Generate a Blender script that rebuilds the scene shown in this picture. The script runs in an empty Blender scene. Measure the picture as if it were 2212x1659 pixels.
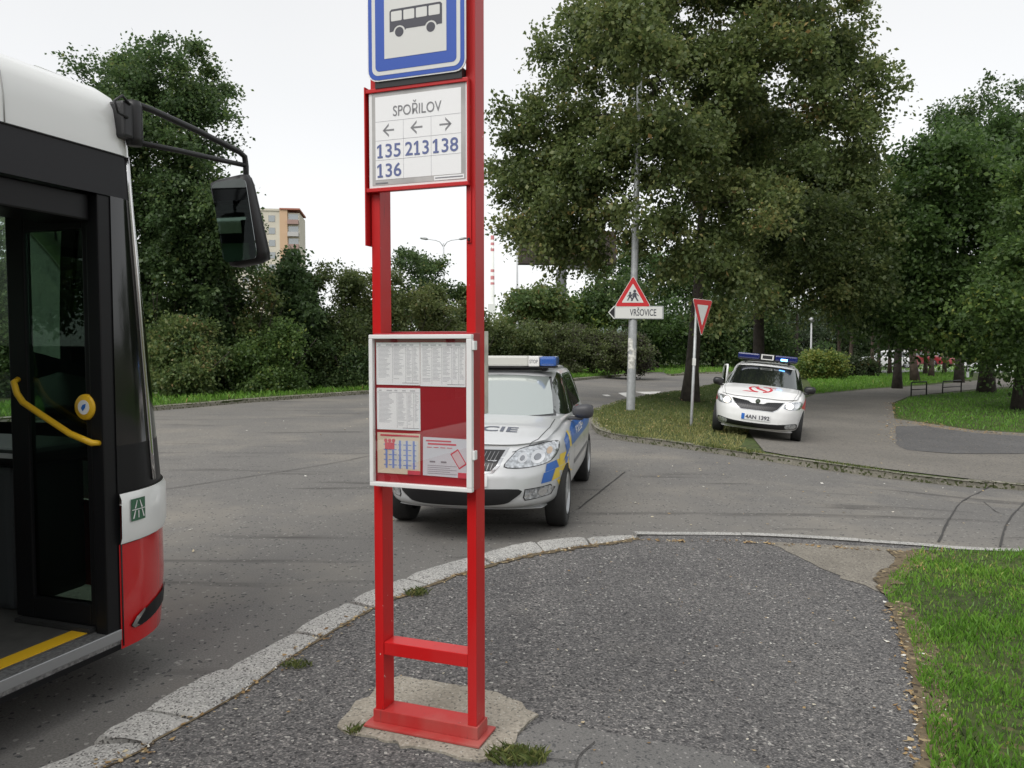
import bpy, bmesh, math, random
import numpy as np
from mathutils import Vector, Matrix
from mathutils.bvhtree import BVHTree
from mathutils.geometry import tessellate_polygon
R = math.radians
random.seed(7)
rng = np.random.default_rng(7)
scn = bpy.context.scene
COL = scn.collection

# ------------------------------------------------------------------ camera, world, sun, exposure
FOC, CX, CY, HOR, CAMZ = 1728.0, 1106.0, 829.5, 742.0, 1.77     # pixel measures of the photograph on a 2212 wide sheet
PITCH = math.atan((CY - HOR) / FOC)
cam_d = bpy.data.cameras.new('camera')
cam = bpy.data.objects.new('camera', cam_d)
COL.objects.link(cam)
cam.location = (0, 0, CAMZ)
cam.rotation_euler = (math.pi / 2 - PITCH, 0, 0)
cam_d.sensor_width = 36.0
cam_d.lens = 36.0 * FOC / 2212.0
cam_d.clip_start = 0.05
cam_d.clip_end = 6000
scn.camera = cam

SUN_EL, SUN_AZ = R(52), R(215)
w = bpy.data.worlds.new("World")
scn.world = w
w.use_nodes = True
nt = w.node_tree
nt.nodes.clear()
out = nt.nodes.new('ShaderNodeOutputWorld')
sky = nt.nodes.new('ShaderNodeTexSky')
sky.sky_type = 'NISHITA'
sky.sun_disc = False
sky.sun_elevation = SUN_EL
sky.sun_rotation = SUN_AZ
hs = nt.nodes.new('ShaderNodeHueSaturation')
hs.inputs['Saturation'].default_value = 0.12
bg1 = nt.nodes.new('ShaderNodeBackground')
bg1.inputs['Strength'].default_value = 0.05
nt.links.new(sky.outputs[0], hs.inputs['Color'])
nt.links.new(hs.outputs[0], bg1.inputs['Color'])
# the closed cloud layer: soft, almost even, a little brighter towards the zenith
tc = nt.nodes.new('ShaderNodeTexCoord')
nz = nt.nodes.new('ShaderNodeTexNoise')
nz.inputs['Scale'].default_value = 1.6
nz.inputs['Detail'].default_value = 3
rp = nt.nodes.new('ShaderNodeValToRGB')
rp.color_ramp.elements[0].position = 0.3
rp.color_ramp.elements[0].color = (0.83, 0.855, 0.88, 1)
rp.color_ramp.elements[1].position = 0.75
rp.color_ramp.elements[1].color = (1.0, 0.995, 0.985, 1)
bg2 = nt.nodes.new('ShaderNodeBackground')
bg2.inputs['Strength'].default_value = 0.44
nt.links.new(tc.outputs['Generated'], nz.inputs['Vector'])
nt.links.new(nz.outputs[0], rp.inputs[0])
nt.links.new(rp.outputs[0], bg2.inputs['Color'])
ads = nt.nodes.new('ShaderNodeAddShader')
nt.links.new(bg1.outputs[0], ads.inputs[0])
nt.links.new(bg2.outputs[0], ads.inputs[1])
nt.links.new(ads.outputs[0], out.inputs['Surface'])

sun_d = bpy.data.lights.new('sun', 'SUN')
sun_d.energy = 1.5
sun_d.angle = R(40)
sun_d.color = (1.0, 0.97, 0.93)
sun = bpy.data.objects.new('sun', sun_d)
COL.objects.link(sun)
sdir = Vector((math.sin(SUN_AZ) * math.cos(SUN_EL), math.cos(SUN_AZ) * math.cos(SUN_EL), math.sin(SUN_EL)))
sun.rotation_euler = sdir.to_track_quat('Z', 'Y').to_euler()
sun.location = (0, -5, 30)

scn.view_settings.view_transform = 'Standard'
scn.view_settings.look = 'None'
scn.view_settings.gamma = 1
scn.view_settings.use_curve_mapping = False
scn.view_settings.exposure = 0.6
scn.cycles.max_bounces = 8
scn.cycles.transparent_max_bounces = 12

# ------------------------------------------------------------------ measuring
FW = np.array([0, math.cos(PITCH), -math.sin(PITCH)])
UP = np.array([0, math.sin(PITCH), math.cos(PITCH)])


def ray(px, py):
    return FW + (px - CX) / FOC * np.array([1.0, 0, 0]) - (py - CY) / FOC * UP


def sm(t):
    t = np.clip(t, 0, 1)
    return t * t * (3 - 2 * t)


def terr(x, y):
    return -0.38 * sm((x - 2.5) / 5.5) * sm((y - 6) / 5)


def hp(x, y):
    return 0.02 + 0.12 * (1 - sm(x / 1.8))


def z_pave(x, y): return terr(x, y) + hp(x, y)
def z_isl(x, y): return terr(x, y) + 0.09 - 0.075 * sm((x - 6.0) / 4.0) * sm((26 - y) / 8)
def z_verge(x, y): return terr(x, y) + 0.11


def G(px, py, zf=terr):
    """the point of a ground surface seen at a pixel of the photograph"""
    d = ray(px, py)
    z = 0.0
    for _ in range(12):
        t = (z - CAMZ) / d[2]
        z = float(zf(d[0] * t, d[1] * t))
    return np.array([d[0] * t, d[1] * t, z])


def at(px, py, Y):
    d = ray(px, py)
    t = Y / d[1]
    return np.array([d[0] * t, Y, CAMZ + d[2] * t])


# ------------------------------------------------------------------ materials
MATS = {}


def mat(name, col, rough=0.6, metal=0.0, spec=0.5, coat=0.0, var=0.0, vscale=6.0, bump=0.0, bscale=40.0, emit=None, estr=0.0):
    if name in MATS:
        return MATS[name]
    m = bpy.data.materials.new(name)
    m.use_nodes = True
    t = m.node_tree
    b = t.nodes['Principled BSDF']
    b.inputs['Base Color'].default_value = (*col, 1)
    b.inputs['Roughness'].default_value = rough
    b.inputs['Metallic'].default_value = metal
    b.inputs['Specular IOR Level'].default_value = spec
    b.inputs['Coat Weight'].default_value = coat
    b.inputs['Coat Roughness'].default_value = 0.06
    if emit:
        b.inputs['Emission Color'].default_value = (*emit, 1)
        b.inputs['Emission Strength'].default_value = estr
    if var or bump:
        tcn = t.nodes.new('ShaderNodeTexCoord')
    if var:
        n = t.nodes.new('ShaderNodeTexNoise')
        n.inputs['Scale'].default_value = vscale
        n.inputs['Detail'].default_value = 6
        t.links.new(tcn.outputs['Object'], n.inputs['Vector'])
        r = t.nodes.new('ShaderNodeValToRGB')
        r.color_ramp.elements[0].position = 0.3
        r.color_ramp.elements[1].position = 0.7
        r.color_ramp.elements[0].color = (*[c * (1 - var) for c in col], 1)
        r.color_ramp.elements[1].color = (*[min(1, c * (1 + var)) for c in col], 1)
        t.links.new(n.outputs[0], r.inputs[0])
        t.links.new(r.outputs[0], b.inputs['Base Color'])
    if bump:
        n2 = t.nodes.new('ShaderNodeTexNoise')
        n2.inputs['Scale'].default_value = bscale
        n2.inputs['Detail'].default_value = 5
        t.links.new(tcn.outputs['Object'], n2.inputs['Vector'])
        bp = t.nodes.new('ShaderNodeBump')
        bp.inputs['Strength'].default_value = bump
        bp.inputs['Distance'].default_value = 0.02
        t.links.new(n2.outputs[0], bp.inputs['Height'])
        t.links.new(bp.outputs[0], b.inputs['Normal'])
    MATS[name] = m
    return m


def leaf_mat(name, ramp, trans=0.25, rough=0.48):
    """leaves: hue by a per-leaf attribute, part of the light passes through"""
    m = bpy.data.materials.new(name)
    m.use_nodes = True
    t = m.node_tree
    b = t.nodes['Principled BSDF']
    o = t.nodes['Material Output']
    a = t.nodes.new('ShaderNodeAttribute')
    a.attribute_name = 'hue'
    r = t.nodes.new('ShaderNodeValToRGB')
    els = r.color_ramp.elements
    els[0].position, els[0].color = ramp[0][0], (*ramp[0][1], 1)
    els[1].position, els[1].color = ramp[-1][0], (*ramp[-1][1], 1)
    for p, c in ramp[1:-1]:
        e = els.new(p)
        e.color = (*c, 1)
    t.links.new(a.outputs['Fac'], r.inputs[0])
    t.links.new(r.outputs[0], b.inputs['Base Color'])
    b.inputs['Roughness'].default_value = rough
    b.inputs['Specular IOR Level'].default_value = 0.5
    tr = t.nodes.new('ShaderNodeBsdfTranslucent')
    t.links.new(r.outputs[0], tr.inputs['Color'])
    mx = t.nodes.new('ShaderNodeMixShader')
    mx.inputs[0].default_value = trans
    t.links.new(b.outputs[0], mx.inputs[1])
    t.links.new(tr.outputs[0], mx.inputs[2])
    t.links.new(mx.outputs[0], o.inputs['Surface'])
    MATS[name] = m
    return m


def ground_mat(name, stops, scale, speck=None, speck_scale=300, bump=0.4, bscale=120, patch=None, rough=0.9, stain=None, cells=None):
    """mottled ground: stops = colour ramp over large noise; speck = (colour, threshold) grains; patch = (colour, scale, lo, hi)"""
    m = bpy.data.materials.new(name)
    m.use_nodes = True
    t = m.node_tree
    L = t.links.new
    b = t.nodes['Principled BSDF']
    b.inputs['Roughness'].default_value = rough
    b.inputs['Specular IOR Level'].default_value = 0.3
    tcn = t.nodes.new('ShaderNodeTexCoord')

    def noise(s, d=8, ro=0.6):
        n = t.nodes.new('ShaderNodeTexNoise')
        n.inputs['Scale'].default_value = s
        n.inputs['Detail'].default_value = d
        n.inputs['Roughness'].default_value = ro
        L(tcn.outputs['Object'], n.inputs['Vector'])
        return n

    def ramp(src, st):
        r = t.nodes.new('ShaderNodeValToRGB')
        e = r.color_ramp.elements
        e[0].position, e[0].color = st[0][0], (*st[0][1], 1)
        e[1].position, e[1].color = st[-1][0], (*st[-1][1], 1)
        for p, c in st[1:-1]:
            q = e.new(p)
            q.color = (*c, 1)
        L(src, r.inputs[0])
        return r

    def mix(f, a, c, mode='MIX'):
        x = t.nodes.new('ShaderNodeMix')
        x.data_type = 'RGBA'
        x.blend_type = mode
        if isinstance(f, float):
            x.inputs[0].default_value = f
        else:
            L(f, x.inputs[0])
        L(a, x.inputs[6])
        if isinstance(c, tuple):
            x.inputs[7].default_value = (*c, 1)
        else:
            L(c, x.inputs[7])
        return x.outputs[2]

    base = ramp(noise(scale).outputs[0], stops).outputs[0]
    fine = ramp(noise(bscale, 4).outputs[0], [(0.25, (0.6, 0.6, 0.6)), (0.75, (1.4, 1.4, 1.4))]).outputs[0]
    c = mix(0.85, base, fine, 'MULTIPLY')
    if cells:
        for k, (sc_, amt, squash) in enumerate(cells):
            mpc = t.nodes.new('ShaderNodeMapping')
            mpc.inputs['Scale'].default_value = (sc_, sc_ * squash, sc_)
            mpc.inputs['Rotation'].default_value = (0, 0, 0.5 + k)
            L(tcn.outputs['Object'], mpc.inputs['Vector'])
            vc = t.nodes.new('ShaderNodeTexVoronoi')
            vc.inputs['Scale'].default_value = 1.0
            L(mpc.outputs[0], vc.inputs['Vector'])
            sc2 = t.nodes.new('ShaderNodeSeparateColor')
            L(vc.outputs['Color'], sc2.inputs[0])
            tone = ramp(sc2.outputs[2], [(0.0, (0.45, 0.45, 0.46)), (0.45, (0.85, 0.85, 0.86)), (0.8, (1.25, 1.24, 1.22)), (0.93, (1.9, 1.87, 1.8)), (1.0, (2.6, 2.5, 2.4))]).outputs[0]
            c = mix(amt, c, tone, 'MULTIPLY')
    if patch:
        f = ramp(noise(patch[1], 5).outputs[0], [(patch[2], (0, 0, 0)), (patch[3], (1, 1, 1))]).outputs[0]
        c = mix(f, c, patch[0])
    if stain:
        mp = t.nodes.new('ShaderNodeMapping')
        mp.inputs['Scale'].default_value = stain[1]
        mp.inputs['Rotation'].default_value = (0, 0, stain[4])
        L(tcn.outputs['Object'], mp.inputs['Vector'])
        n = t.nodes.new('ShaderNodeTexNoise')
        n.inputs['Scale'].default_value = 1.0
        n.inputs['Detail'].default_value = 6
        L(mp.outputs[0], n.inputs['Vector'])
        f = ramp(n.outputs[0], [(stain[2], (0, 0, 0)), (stain[3], (1, 1, 1))]).outputs[0]
        c = mix(f, c, stain[0])
    if speck:
        v = t.nodes.new('ShaderNodeTexVoronoi')
        v.inputs['Scale'].default_value = speck_scale
        L(tcn.outputs['Object'], v.inputs['Vector'])
        sp = t.nodes.new('ShaderNodeSeparateColor')
        L(v.outputs['Color'], sp.inputs[0])
        for ch, (colr, th) in zip((0, 1), speck):
            mt = t.nodes.new('ShaderNodeMath')
            mt.operation = 'GREATER_THAN'
            L(sp.outputs[ch], mt.inputs[0])
            mt.inputs[1].default_value = th
            c = mix(mt.outputs[0], c, colr)
    L(c, b.inputs['Base Color'])
    if bump:
        bp = t.nodes.new('ShaderNodeBump')
        bp.inputs['Strength'].default_value = bump
        bp.inputs['Distance'].default_value = 0.008
        L(noise(bscale * 1.3, 6, 0.7).outputs[0], bp.inputs['Height'])
        L(bp.outputs[0], b.inputs['Normal'])
    MATS[name] = m
    return m


def glass_mat(name, tint=(0.5, 0.55, 0.52), refl=0.12, body=None, rough=0.01, const=False):
    """pane: reflection over a see-through (or, with body, a dark opaque) layer"""
    m = bpy.data.materials.new(name)
    m.use_nodes = True
    t = m.node_tree
    o = t.nodes['Material Output']
    b = t.nodes['Principled BSDF']
    g = t.nodes.new('ShaderNodeBsdfGlossy')
    g.inputs['Roughness'].default_value = rough
    g.inputs['Color'].default_value = (0.95, 1.0, 0.98, 1)
    if body is None:
        s = t.nodes.new('ShaderNodeBsdfTransparent')
        s.inputs['Color'].default_value = (*tint, 1)
        src = s.outputs[0]
    else:
        b.inputs['Base Color'].default_value = (*body, 1)
        b.inputs['Roughness'].default_value = 0.1
        src = b.outputs[0]
    lw = t.nodes.new('ShaderNodeLayerWeight')
    lw.inputs['Blend'].default_value = 0.25
    ma = t.nodes.new('ShaderNodeMath')
    ma.operation = 'ADD'
    ma.use_clamp = True
    t.links.new(lw.outputs['Fresnel'], ma.inputs[0])
    ma.inputs[1].default_value = refl - 0.05
    mx = t.nodes.new('ShaderNodeMixShader')
    mx.inputs[0].default_value = refl
    if not const: t.links.new(ma.outputs[0], mx.inputs[0])
    t.links.new(src, mx.inputs[1])
    t.links.new(g.outputs[0], mx.inputs[2])
    t.links.new(mx.outputs[0], o.inputs['Surface'])
    MATS[name] = m
    return m


# ------------------------------------------------------------------ object helpers
def tag(o, label=None, cat=None, group=None, kind=None):
    if label: o['label'] = label
    if cat: o['category'] = cat
    if group: o['group'] = group
    if kind: o['kind'] = kind
    return o


def empty(name, loc, rot=(0, 0, 0)):
    o = bpy.data.objects.new(name, None)
    COL.objects.link(o)
    o.location = [float(v) for v in loc]
    o.rotation_euler = rot
    o.empty_display_size = 0.1
    return o


def link(name, me, m, parent=None, smooth=False):
    o = bpy.data.objects.new(name, me)
    COL.objects.link(o)
    if m is not None and not me.materials:
        me.materials.append(m)
    if smooth:
        me.polygons.foreach_set('use_smooth', [True] * len(me.polygons))
    if parent is not None:
        o.parent = parent
    return o


def mesh_obj(name, V, F, m, parent=None, smooth=False):
    me = bpy.data.meshes.new(name)
    me.from_pydata([tuple(float(c) for c in v) for v in V], [], F)
    me.update()
    return link(name, me, m, parent, smooth)


def bm_obj(name, bm, m, parent=None, smooth=False):
    me = bpy.data.meshes.new(name)
    bm.normal_update()
    bm.to_mesh(me)
    bm.free()
    return link(name, me, m, parent, smooth)


def np_quads(name, V, hue, m, parent=None, n=4):
    """V: (N,n,3) loose n-gons"""
    N = len(V)
    me = bpy.data.meshes.new(name)
    me.vertices.add(N * n)
    me.vertices.foreach_set('co', V.reshape(-1).astype(np.float32))
    me.loops.add(N * n)
    me.loops.foreach_set('vertex_index', np.arange(N * n, dtype=np.int32))
    me.polygons.add(N)
    me.polygons.foreach_set('loop_start', np.arange(0, N * n, n, dtype=np.int32))
    me.update(calc_edges=True)
    if hue is not None:
        a = me.attributes.new('hue', 'FLOAT', 'FACE')
        a.data.foreach_set('value', hue.astype(np.float32))
    return link(name, me, m, parent)


def add_box(bm, x0, x1, y0, y1, z0, z1, bevel=0.0, M=None):
    vs = [bm.verts.new((x, y, z)) for x in (x0, x1) for y in (y0, y1) for z in (z0, z1)]
    fs = [(0, 1, 3, 2), (4, 6, 7, 5), (0, 4, 5, 1), (2, 3, 7, 6), (0, 2, 6, 4), (1, 5, 7, 3)]
    faces = [bm.faces.new([vs[i] for i in f]) for f in fs]
    if bevel:
        es = list({e for f in faces for e in f.edges})
        r = bmesh.ops.bevel(bm, geom=es, offset=bevel, segments=2, profile=0.6, affect='EDGES')
        vs = list({v for f in r['faces'] for v in f.verts} | {v for v in vs if v.is_valid})
    if M is not None:
        bmesh.ops.transform(bm, matrix=M, verts=vs)
    return vs


def box(name, x0, x1, y0, y1, z0, z1, m, parent=None, bevel=0.0, M=None):
    bm = bmesh.new()
    add_box(bm, x0, x1, y0, y1, z0, z1, bevel, M)
    return bm_obj(name, bm, m, parent)


def tube_data(pts, rad, sides=8, cap=True, V=None, F=None):
    V = [] if V is None else V
    F = [] if F is None else F
    pts = [Vector(tuple(map(float, p))) for p in pts]
    if not hasattr(rad, '__len__'):
        rad = [rad] * len(pts)
    base = len(V)
    ref = None
    for i, p in enumerate(pts):
        d = (pts[min(i + 1, len(pts) - 1)] - pts[max(i - 1, 0)])
        d = d.normalized() if d.length > 1e-9 else Vector((0, 0, 1))
        if ref is None:
            ref = Vector((1, 0, 0)) if abs(d.x) < 0.8 else Vector((0, 1, 0))
        a = (ref - d * ref.dot(d)).normalized()
        ref = a
        b = d.cross(a)
        for k in range(sides):
            an = 2 * math.pi * k / sides
            V.append(p + (a * math.cos(an) + b * math.sin(an)) * rad[i])
    for i in range(len(pts) - 1):
        for k in range(sides):
            k2 = (k + 1) % sides
            F.append((base + i * sides + k, base + i * sides + k2, base + (i + 1) * sides + k2, base + (i + 1) * sides + k))
    if cap:
        F.append(tuple(base + k for k in reversed(range(sides))))
        F.append(tuple(base + (len(pts) - 1) * sides + k for k in range(sides)))
    return V, F


def tube(name, pts, rad, m, parent=None, sides=10):
    V, F = tube_data(pts, rad, sides)
    return mesh_obj(name, V, F, m, parent, True)


def lathe_data(prof, n=24, axis='Z', off=(0, 0, 0), V=None, F=None):
    V = [] if V is None else V
    F = [] if F is None else F
    b = len(V)
    for r, h in prof:
        for k in range(n):
            a = 2 * math.pi * k / n
            c, s = r * math.cos(a), r * math.sin(a)
            p = {'Z': (c, s, h), 'Y': (c, h, s), 'X': (h, c, s)}[axis]
            V.append((p[0] + off[0], p[1] + off[1], p[2] + off[2]))
    for i in range(len(prof) - 1):
        for k in range(n):
            k2 = (k + 1) % n
            F.append((b + i * n + k, b + i * n + k2, b + (i + 1) * n + k2, b + (i + 1) * n + k))
    return V, F


def prism(bm, pts, z0, z1, M=None):
    """outline in local XY, thickness z0..z1"""
    lo = [bm.verts.new((p[0], p[1], z0)) for p in pts]
    hi = [bm.verts.new((p[0], p[1], z1)) for p in pts]
    n = len(pts)
    bm.faces.new(hi)
    bm.faces.new(list(reversed(lo)))
    for i in range(n):
        bm.faces.new((lo[i], lo[(i + 1) % n], hi[(i + 1) % n], hi[i]))
    if M is not None:
        bmesh.ops.transform(bm, matrix=M, verts=lo + hi)


# upright plate: local x to the right, local z up, facing -y (thickness from y0 towards y1)
MXZ = Matrix(((1, 0, 0, 0), (0, 0, 1, 0), (0, 1, 0, 0), (0, 0, 0, 1)))


def plate(name, pts, y0, y1, m, parent=None):
    bm = bmesh.new()
    prism(bm, pts, y0, y1, MXZ)
    bmesh.ops.recalc_face_normals(bm, faces=bm.faces)
    return bm_obj(name, bm, m, parent)


def plates(name, polys, y0, y1, m, parent=None):
    bm = bmesh.new()
    for p in polys:
        prism(bm, p, y0, y1, MXZ)
    bmesh.ops.recalc_face_normals(bm, faces=bm.faces)
    return bm_obj(name, bm, m, parent)


def rrect(x0, x1, z0, z1, r, n=5):
    P = []
    for cx, cz, a0 in ((x1 - r, z1 - r, 0), (x0 + r, z1 - r, 90), (x0 + r, z0 + r, 180), (x1 - r, z0 + r, 270)):
        for k in range(n + 1):
            a = R(a0 + 90 * k / n)
            P.append((cx + r * math.cos(a), cz + r * math.sin(a)))
    return P


def rect(x0, x1, z0, z1): return [(x0, z0), (x1, z0), (x1, z1), (x0, z1)]


def circ(cx, cz, r, n=20): return [(cx + r * math.cos(2 * math.pi * k / n), cz + r * math.sin(2 * math.pi * k / n)) for k in range(n)]


def text_mesh(s, bold=0.0):
    c = bpy.data.curves.new('t', 'FONT')
    c.body = s
    c.offset = bold
    c.resolution_u = 4
    o = bpy.data.objects.new('t', c)
    COL.objects.link(o)
    bpy.context.view_layer.update()
    me = bpy.data.meshes.new_from_object(o.evaluated_get(bpy.context.evaluated_depsgraph_get()))
    bpy.data.objects.remove(o)
    me.materials.clear()
    return me


def text_plate(name, s, x0, x1, z0, z1, y, m, parent=None, bold=0.0, fit_z=None):
    """lettering fitted into x0..x1 by z0..z1 on the plane y, facing -y; fit_z = body whose height fixes the scale (for accents)"""
    me = text_mesh(s, bold)
    co = np.array([v.co[:] for v in me.vertices])
    lo, hi = co.min(0), co.max(0)
    zt = hi[1]
    if fit_z:
        zt = fit_z
    sx = (x1 - x0) / (hi[0] - lo[0])
    sz = (z1 - z0) / (zt - max(lo[1], -0.02))
    new = np.stack([x0 + (co[:, 0] - lo[0]) * sx, np.full(len(co), y), z0 + (co[:, 1] - max(lo[1], -0.02)) * sz], 1)
    me.vertices.foreach_set('co', new.reshape(-1))
    me.update()
    return link(name, me, m, parent)


def cut_cells(bm, cell, x0, x1, y0, y1):
    for ax, a, b in ((0, x0, x1), (1, y0, y1)):
        n = int((b - a) / cell)
        for i in range(1, n + 1):
            v = a + i * cell
            co = (v, 0, 0) if ax == 0 else (0, v, 0)
            no = (1, 0, 0) if ax == 0 else (0, 1, 0)
            bmesh.ops.bisect_plane(bm, geom=bm.verts[:] + bm.edges[:] + bm.faces[:], plane_co=co, plane_no=no, dist=1e-5)


def sheet(name, pts, zf, dz, m, cell=1.0, skirt=0.0, kind='structure'):
    pts = [(float(p[0]), float(p[1])) for p in pts]
    bm = bmesh.new()
    bv = [bm.verts.new((x, y, 0)) for x, y in pts]
    for t3 in tessellate_polygon([[Vector((x, y, 0)) for x, y in pts]]):
        if len(set(t3)) == 3:
            try:
                bm.faces.new([bv[k] for k in t3])
            except ValueError:
                pass
    xs, ys = [p[0] for p in pts], [p[1] for p in pts]
    cut_cells(bm, cell, min(xs), max(xs), min(ys), max(ys))
    if skirt:
        be = [e for e in bm.edges if len(e.link_faces) == 1]
        r = bmesh.ops.extrude_edge_only(bm, edges=be)
        nv = {v for v in r['geom'] if isinstance(v, bmesh.types.BMVert)}
    else:
        nv = set()
    for v in bm.verts:
        v.co.z = float(zf(v.co.x, v.co.y)) + dz - (skirt if v in nv else 0)
    bmesh.ops.recalc_face_normals(bm, faces=bm.faces)
    if sum(f.normal.z for f in bm.faces) < 0:
        bmesh.ops.reverse_faces(bm, faces=bm.faces)
    o = bm_obj(name, bm, m)
    o['kind'] = kind
    return o


def in_poly(x, y, poly):
    c = np.zeros(len(x), bool)
    n = len(poly)
    for i in range(n):
        x0, y0 = poly[i][0], poly[i][1]
        x1, y1 = poly[(i + 1) % n][0], poly[(i + 1) % n][1]
        if y0 == y1:
            continue
        cond = ((y0 > y) != (y1 > y)) & (x < (x1 - x0) * (y - y0) / (y1 - y0) + x0)
        c ^= cond
    return c


def dense(pts, step):
    """polyline resampled"""
    P = []
    for a, b in zip(pts[:-1], pts[1:]):
        a, b = np.array(a[:2]), np.array(b[:2])
        n = max(1, int(np.linalg.norm(b - a) / step))
        for k in range(n):
            P.append(a + (b - a) * k / n)
    P.append(np.array(pts[-1][:2]))
    return P


def smooth_line(pts, n=8):
    """Catmull-Rom"""
    P = [np.array(p[:2], float) for p in pts]
    P = [2 * P[0] - P[1]] + P + [2 * P[-1] - P[-2]]
    O = []
    for i in range(1, len(P) - 2):
        for k in range(n):
            t = k / n
            p0, p1, p2, p3 = P[i - 1:i + 3]
            O.append(0.5 * (2 * p1 + (p2 - p0) * t + (2 * p0 - 5 * p1 + 4 * p2 - p3) * t * t + (3 * p1 - p0 - 3 * p2 + p3) * t ** 3))
    O.append(P[-2])
    return O


def GP(pxs, zf=terr):
    return [G(a, b, zf)[:2] for a, b in pxs]


def jag(poly, amp, step):
    """irregular edge"""
    P = dense(list(poly) + [poly[0]], step)[:-1]
    return [p + rng.normal(0, amp, 2) for p in P]


# ------------------------------------------------------------------ the ground
M_road = ground_mat('asphalt road', [(0.28, (0.125, 0.121, 0.117)), (0.5, (0.162, 0.155, 0.144)), (0.72, (0.215, 0.200, 0.176))], 0.16,
                    speck=[((0.28, 0.27, 0.25), 0.985), ((0.06, 0.06, 0.06), 0.97)], speck_scale=60, bump=0.35, bscale=90,
                    patch=((0.225, 0.208, 0.18), 0.45, 0.5, 0.7), stain=((0.075, 0.07, 0.066), (0.4, 2.8, 1), 0.58, 0.72, 0.25))
M_pave = ground_mat('worn pavement asphalt', [(0.25, (0.105, 0.102, 0.102)), (0.75, (0.155, 0.151, 0.147))], 0.8,
                    cells=[(120, 0.85, 1.5), (60, 0.45, 1.3)], speck=[((0.42, 0.41, 0.38), 0.988), ((0.045, 0.044, 0.045), 0.93)], speck_scale=80, bump=1.0, bscale=75,
                    patch=((0.145, 0.134, 0.122), 1.3, 0.6, 0.85))
M_smooth = ground_mat('smooth grey asphalt', [(0.3, (0.125, 0.122, 0.118)), (0.7, (0.165, 0.16, 0.152))], 1.5,
                      speck=[((0.25, 0.24, 0.23), 0.97), ((0.08, 0.08, 0.08), 0.9)], speck_scale=110, bump=0.3, bscale=140)
M_sand = ground_mat('sandy asphalt', [(0.3, (0.165, 0.150, 0.126)), (0.7, (0.235, 0.215, 0.180))], 3.0,
                    speck=[((0.3, 0.28, 0.24), 0.96), ((0.11, 0.1, 0.09), 0.9)], speck_scale=90, bump=0.4, bscale=80)
M_path = ground_mat('park path asphalt', [(0.3, (0.145, 0.136, 0.122)), (0.7, (0.195, 0.18, 0.158))], 0.6,
                    speck=[((0.26, 0.23, 0.17), 0.985), ((0.07, 0.07, 0.065), 0.95)], speck_scale=40, bump=0.3, bscale=60)
M_path2 = ground_mat('dark patched asphalt', [(0.3, (0.092, 0.09, 0.09)), (0.7, (0.125, 0.122, 0.12))], 0.9,
                     speck=[((0.22, 0.19, 0.14), 0.985), ((0.05, 0.05, 0.05), 0.95)], speck_scale=40, bump=0.3, bscale=60)
M_conc = ground_mat('rough concrete', [(0.3, (0.26, 0.235, 0.19)), (0.7, (0.36, 0.33, 0.275))], 5,
                    speck=[((0.42, 0.4, 0.35), 0.96), ((0.14, 0.13, 0.11), 0.94)], speck_scale=120, bump=0.7, bscale=60)
M_gran = ground_mat('grey granite', [(0.3, (0.31, 0.305, 0.29)), (0.7, (0.42, 0.41, 0.385))], 2.5,
                    speck=[((0.52, 0.51, 0.48), 0.86), ((0.13, 0.125, 0.12), 0.84)], speck_scale=130, bump=0.5, bscale=90)
M_oldkerb = ground_mat('mossy kerb concrete', [(0.3, (0.155, 0.148, 0.118)), (0.7, (0.28, 0.262, 0.215))], 3,
                       speck=[((0.3, 0.28, 0.24), 0.95), ((0.07, 0.08, 0.035), 0.75)], speck_scale=30, bump=0.6, bscale=40)
M_soil = ground_mat('lawn soil', [(0.3, (0.035, 0.05, 0.014)), (0.7, (0.065, 0.085, 0.024))], 0.7,
                    speck=[((0.1, 0.09, 0.04), 0.95), ((0.03, 0.04, 0.012), 0.8)], speck_scale=25, bump=0.7, bscale=25)
M_dark_soil = ground_mat('park lawn soil', [(0.3, (0.045, 0.07, 0.018)), (0.7, (0.08, 0.105, 0.03))], 0.5,
                         speck=[((0.12, 0.09, 0.04), 0.965), ((0.03, 0.035, 0.012), 0.8)], speck_scale=20, bump=0.7, bscale=25)  # ground colour under the park grass
M_dirt = ground_mat('leaf strewn earth', [(0.3, (0.10, 0.075, 0.045)), (0.7, (0.17, 0.135, 0.085))], 4,
                    speck=[((0.33, 0.26, 0.15), 0.93), ((0.06, 0.045, 0.03), 0.85)], speck_scale=45, bump=0.8, bscale=40)
M_crack = mat('crack filler', (0.045, 0.043, 0.041), 0.8)
M_mark = mat('road paint', (0.62, 0.61, 0.58), 0.7, var=0.25, vscale=3)

g = sheet('ground', [(-2500, -300), (2500, -300), (2500, 2500), (-2500, 2500)], lambda x, y: -0.45, 0, M_soil, 250)

FARK = [(-26, -12), (-20, 2), (-14.5, 12.5)] + [tuple(p) for p in GP([(340, 887), (560, 868), (800, 851), (1030, 837), (1240, 823), (1350, 812), (1425, 804)])] + [(10.6, 53.2), (12.6, 55.5), (16, 57), (70, 60)]
FARK = smooth_line(FARK, 6)
ROADP = list(FARK) + [(70, -40), (-45, -40), (-45, -20)]
sheet('road', ROADP, terr, 0.0, M_road, 1.0)

# far verge on the left and the lawn beyond the junction
VERGE = [tuple(p) for p in FARK] + [(90, 60), (90, 95), (-90, 95), (-90, -20)]
sheet('verge', VERGE, z_verge, 0.0, M_soil, 4.0, skirt=0.2)


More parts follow.
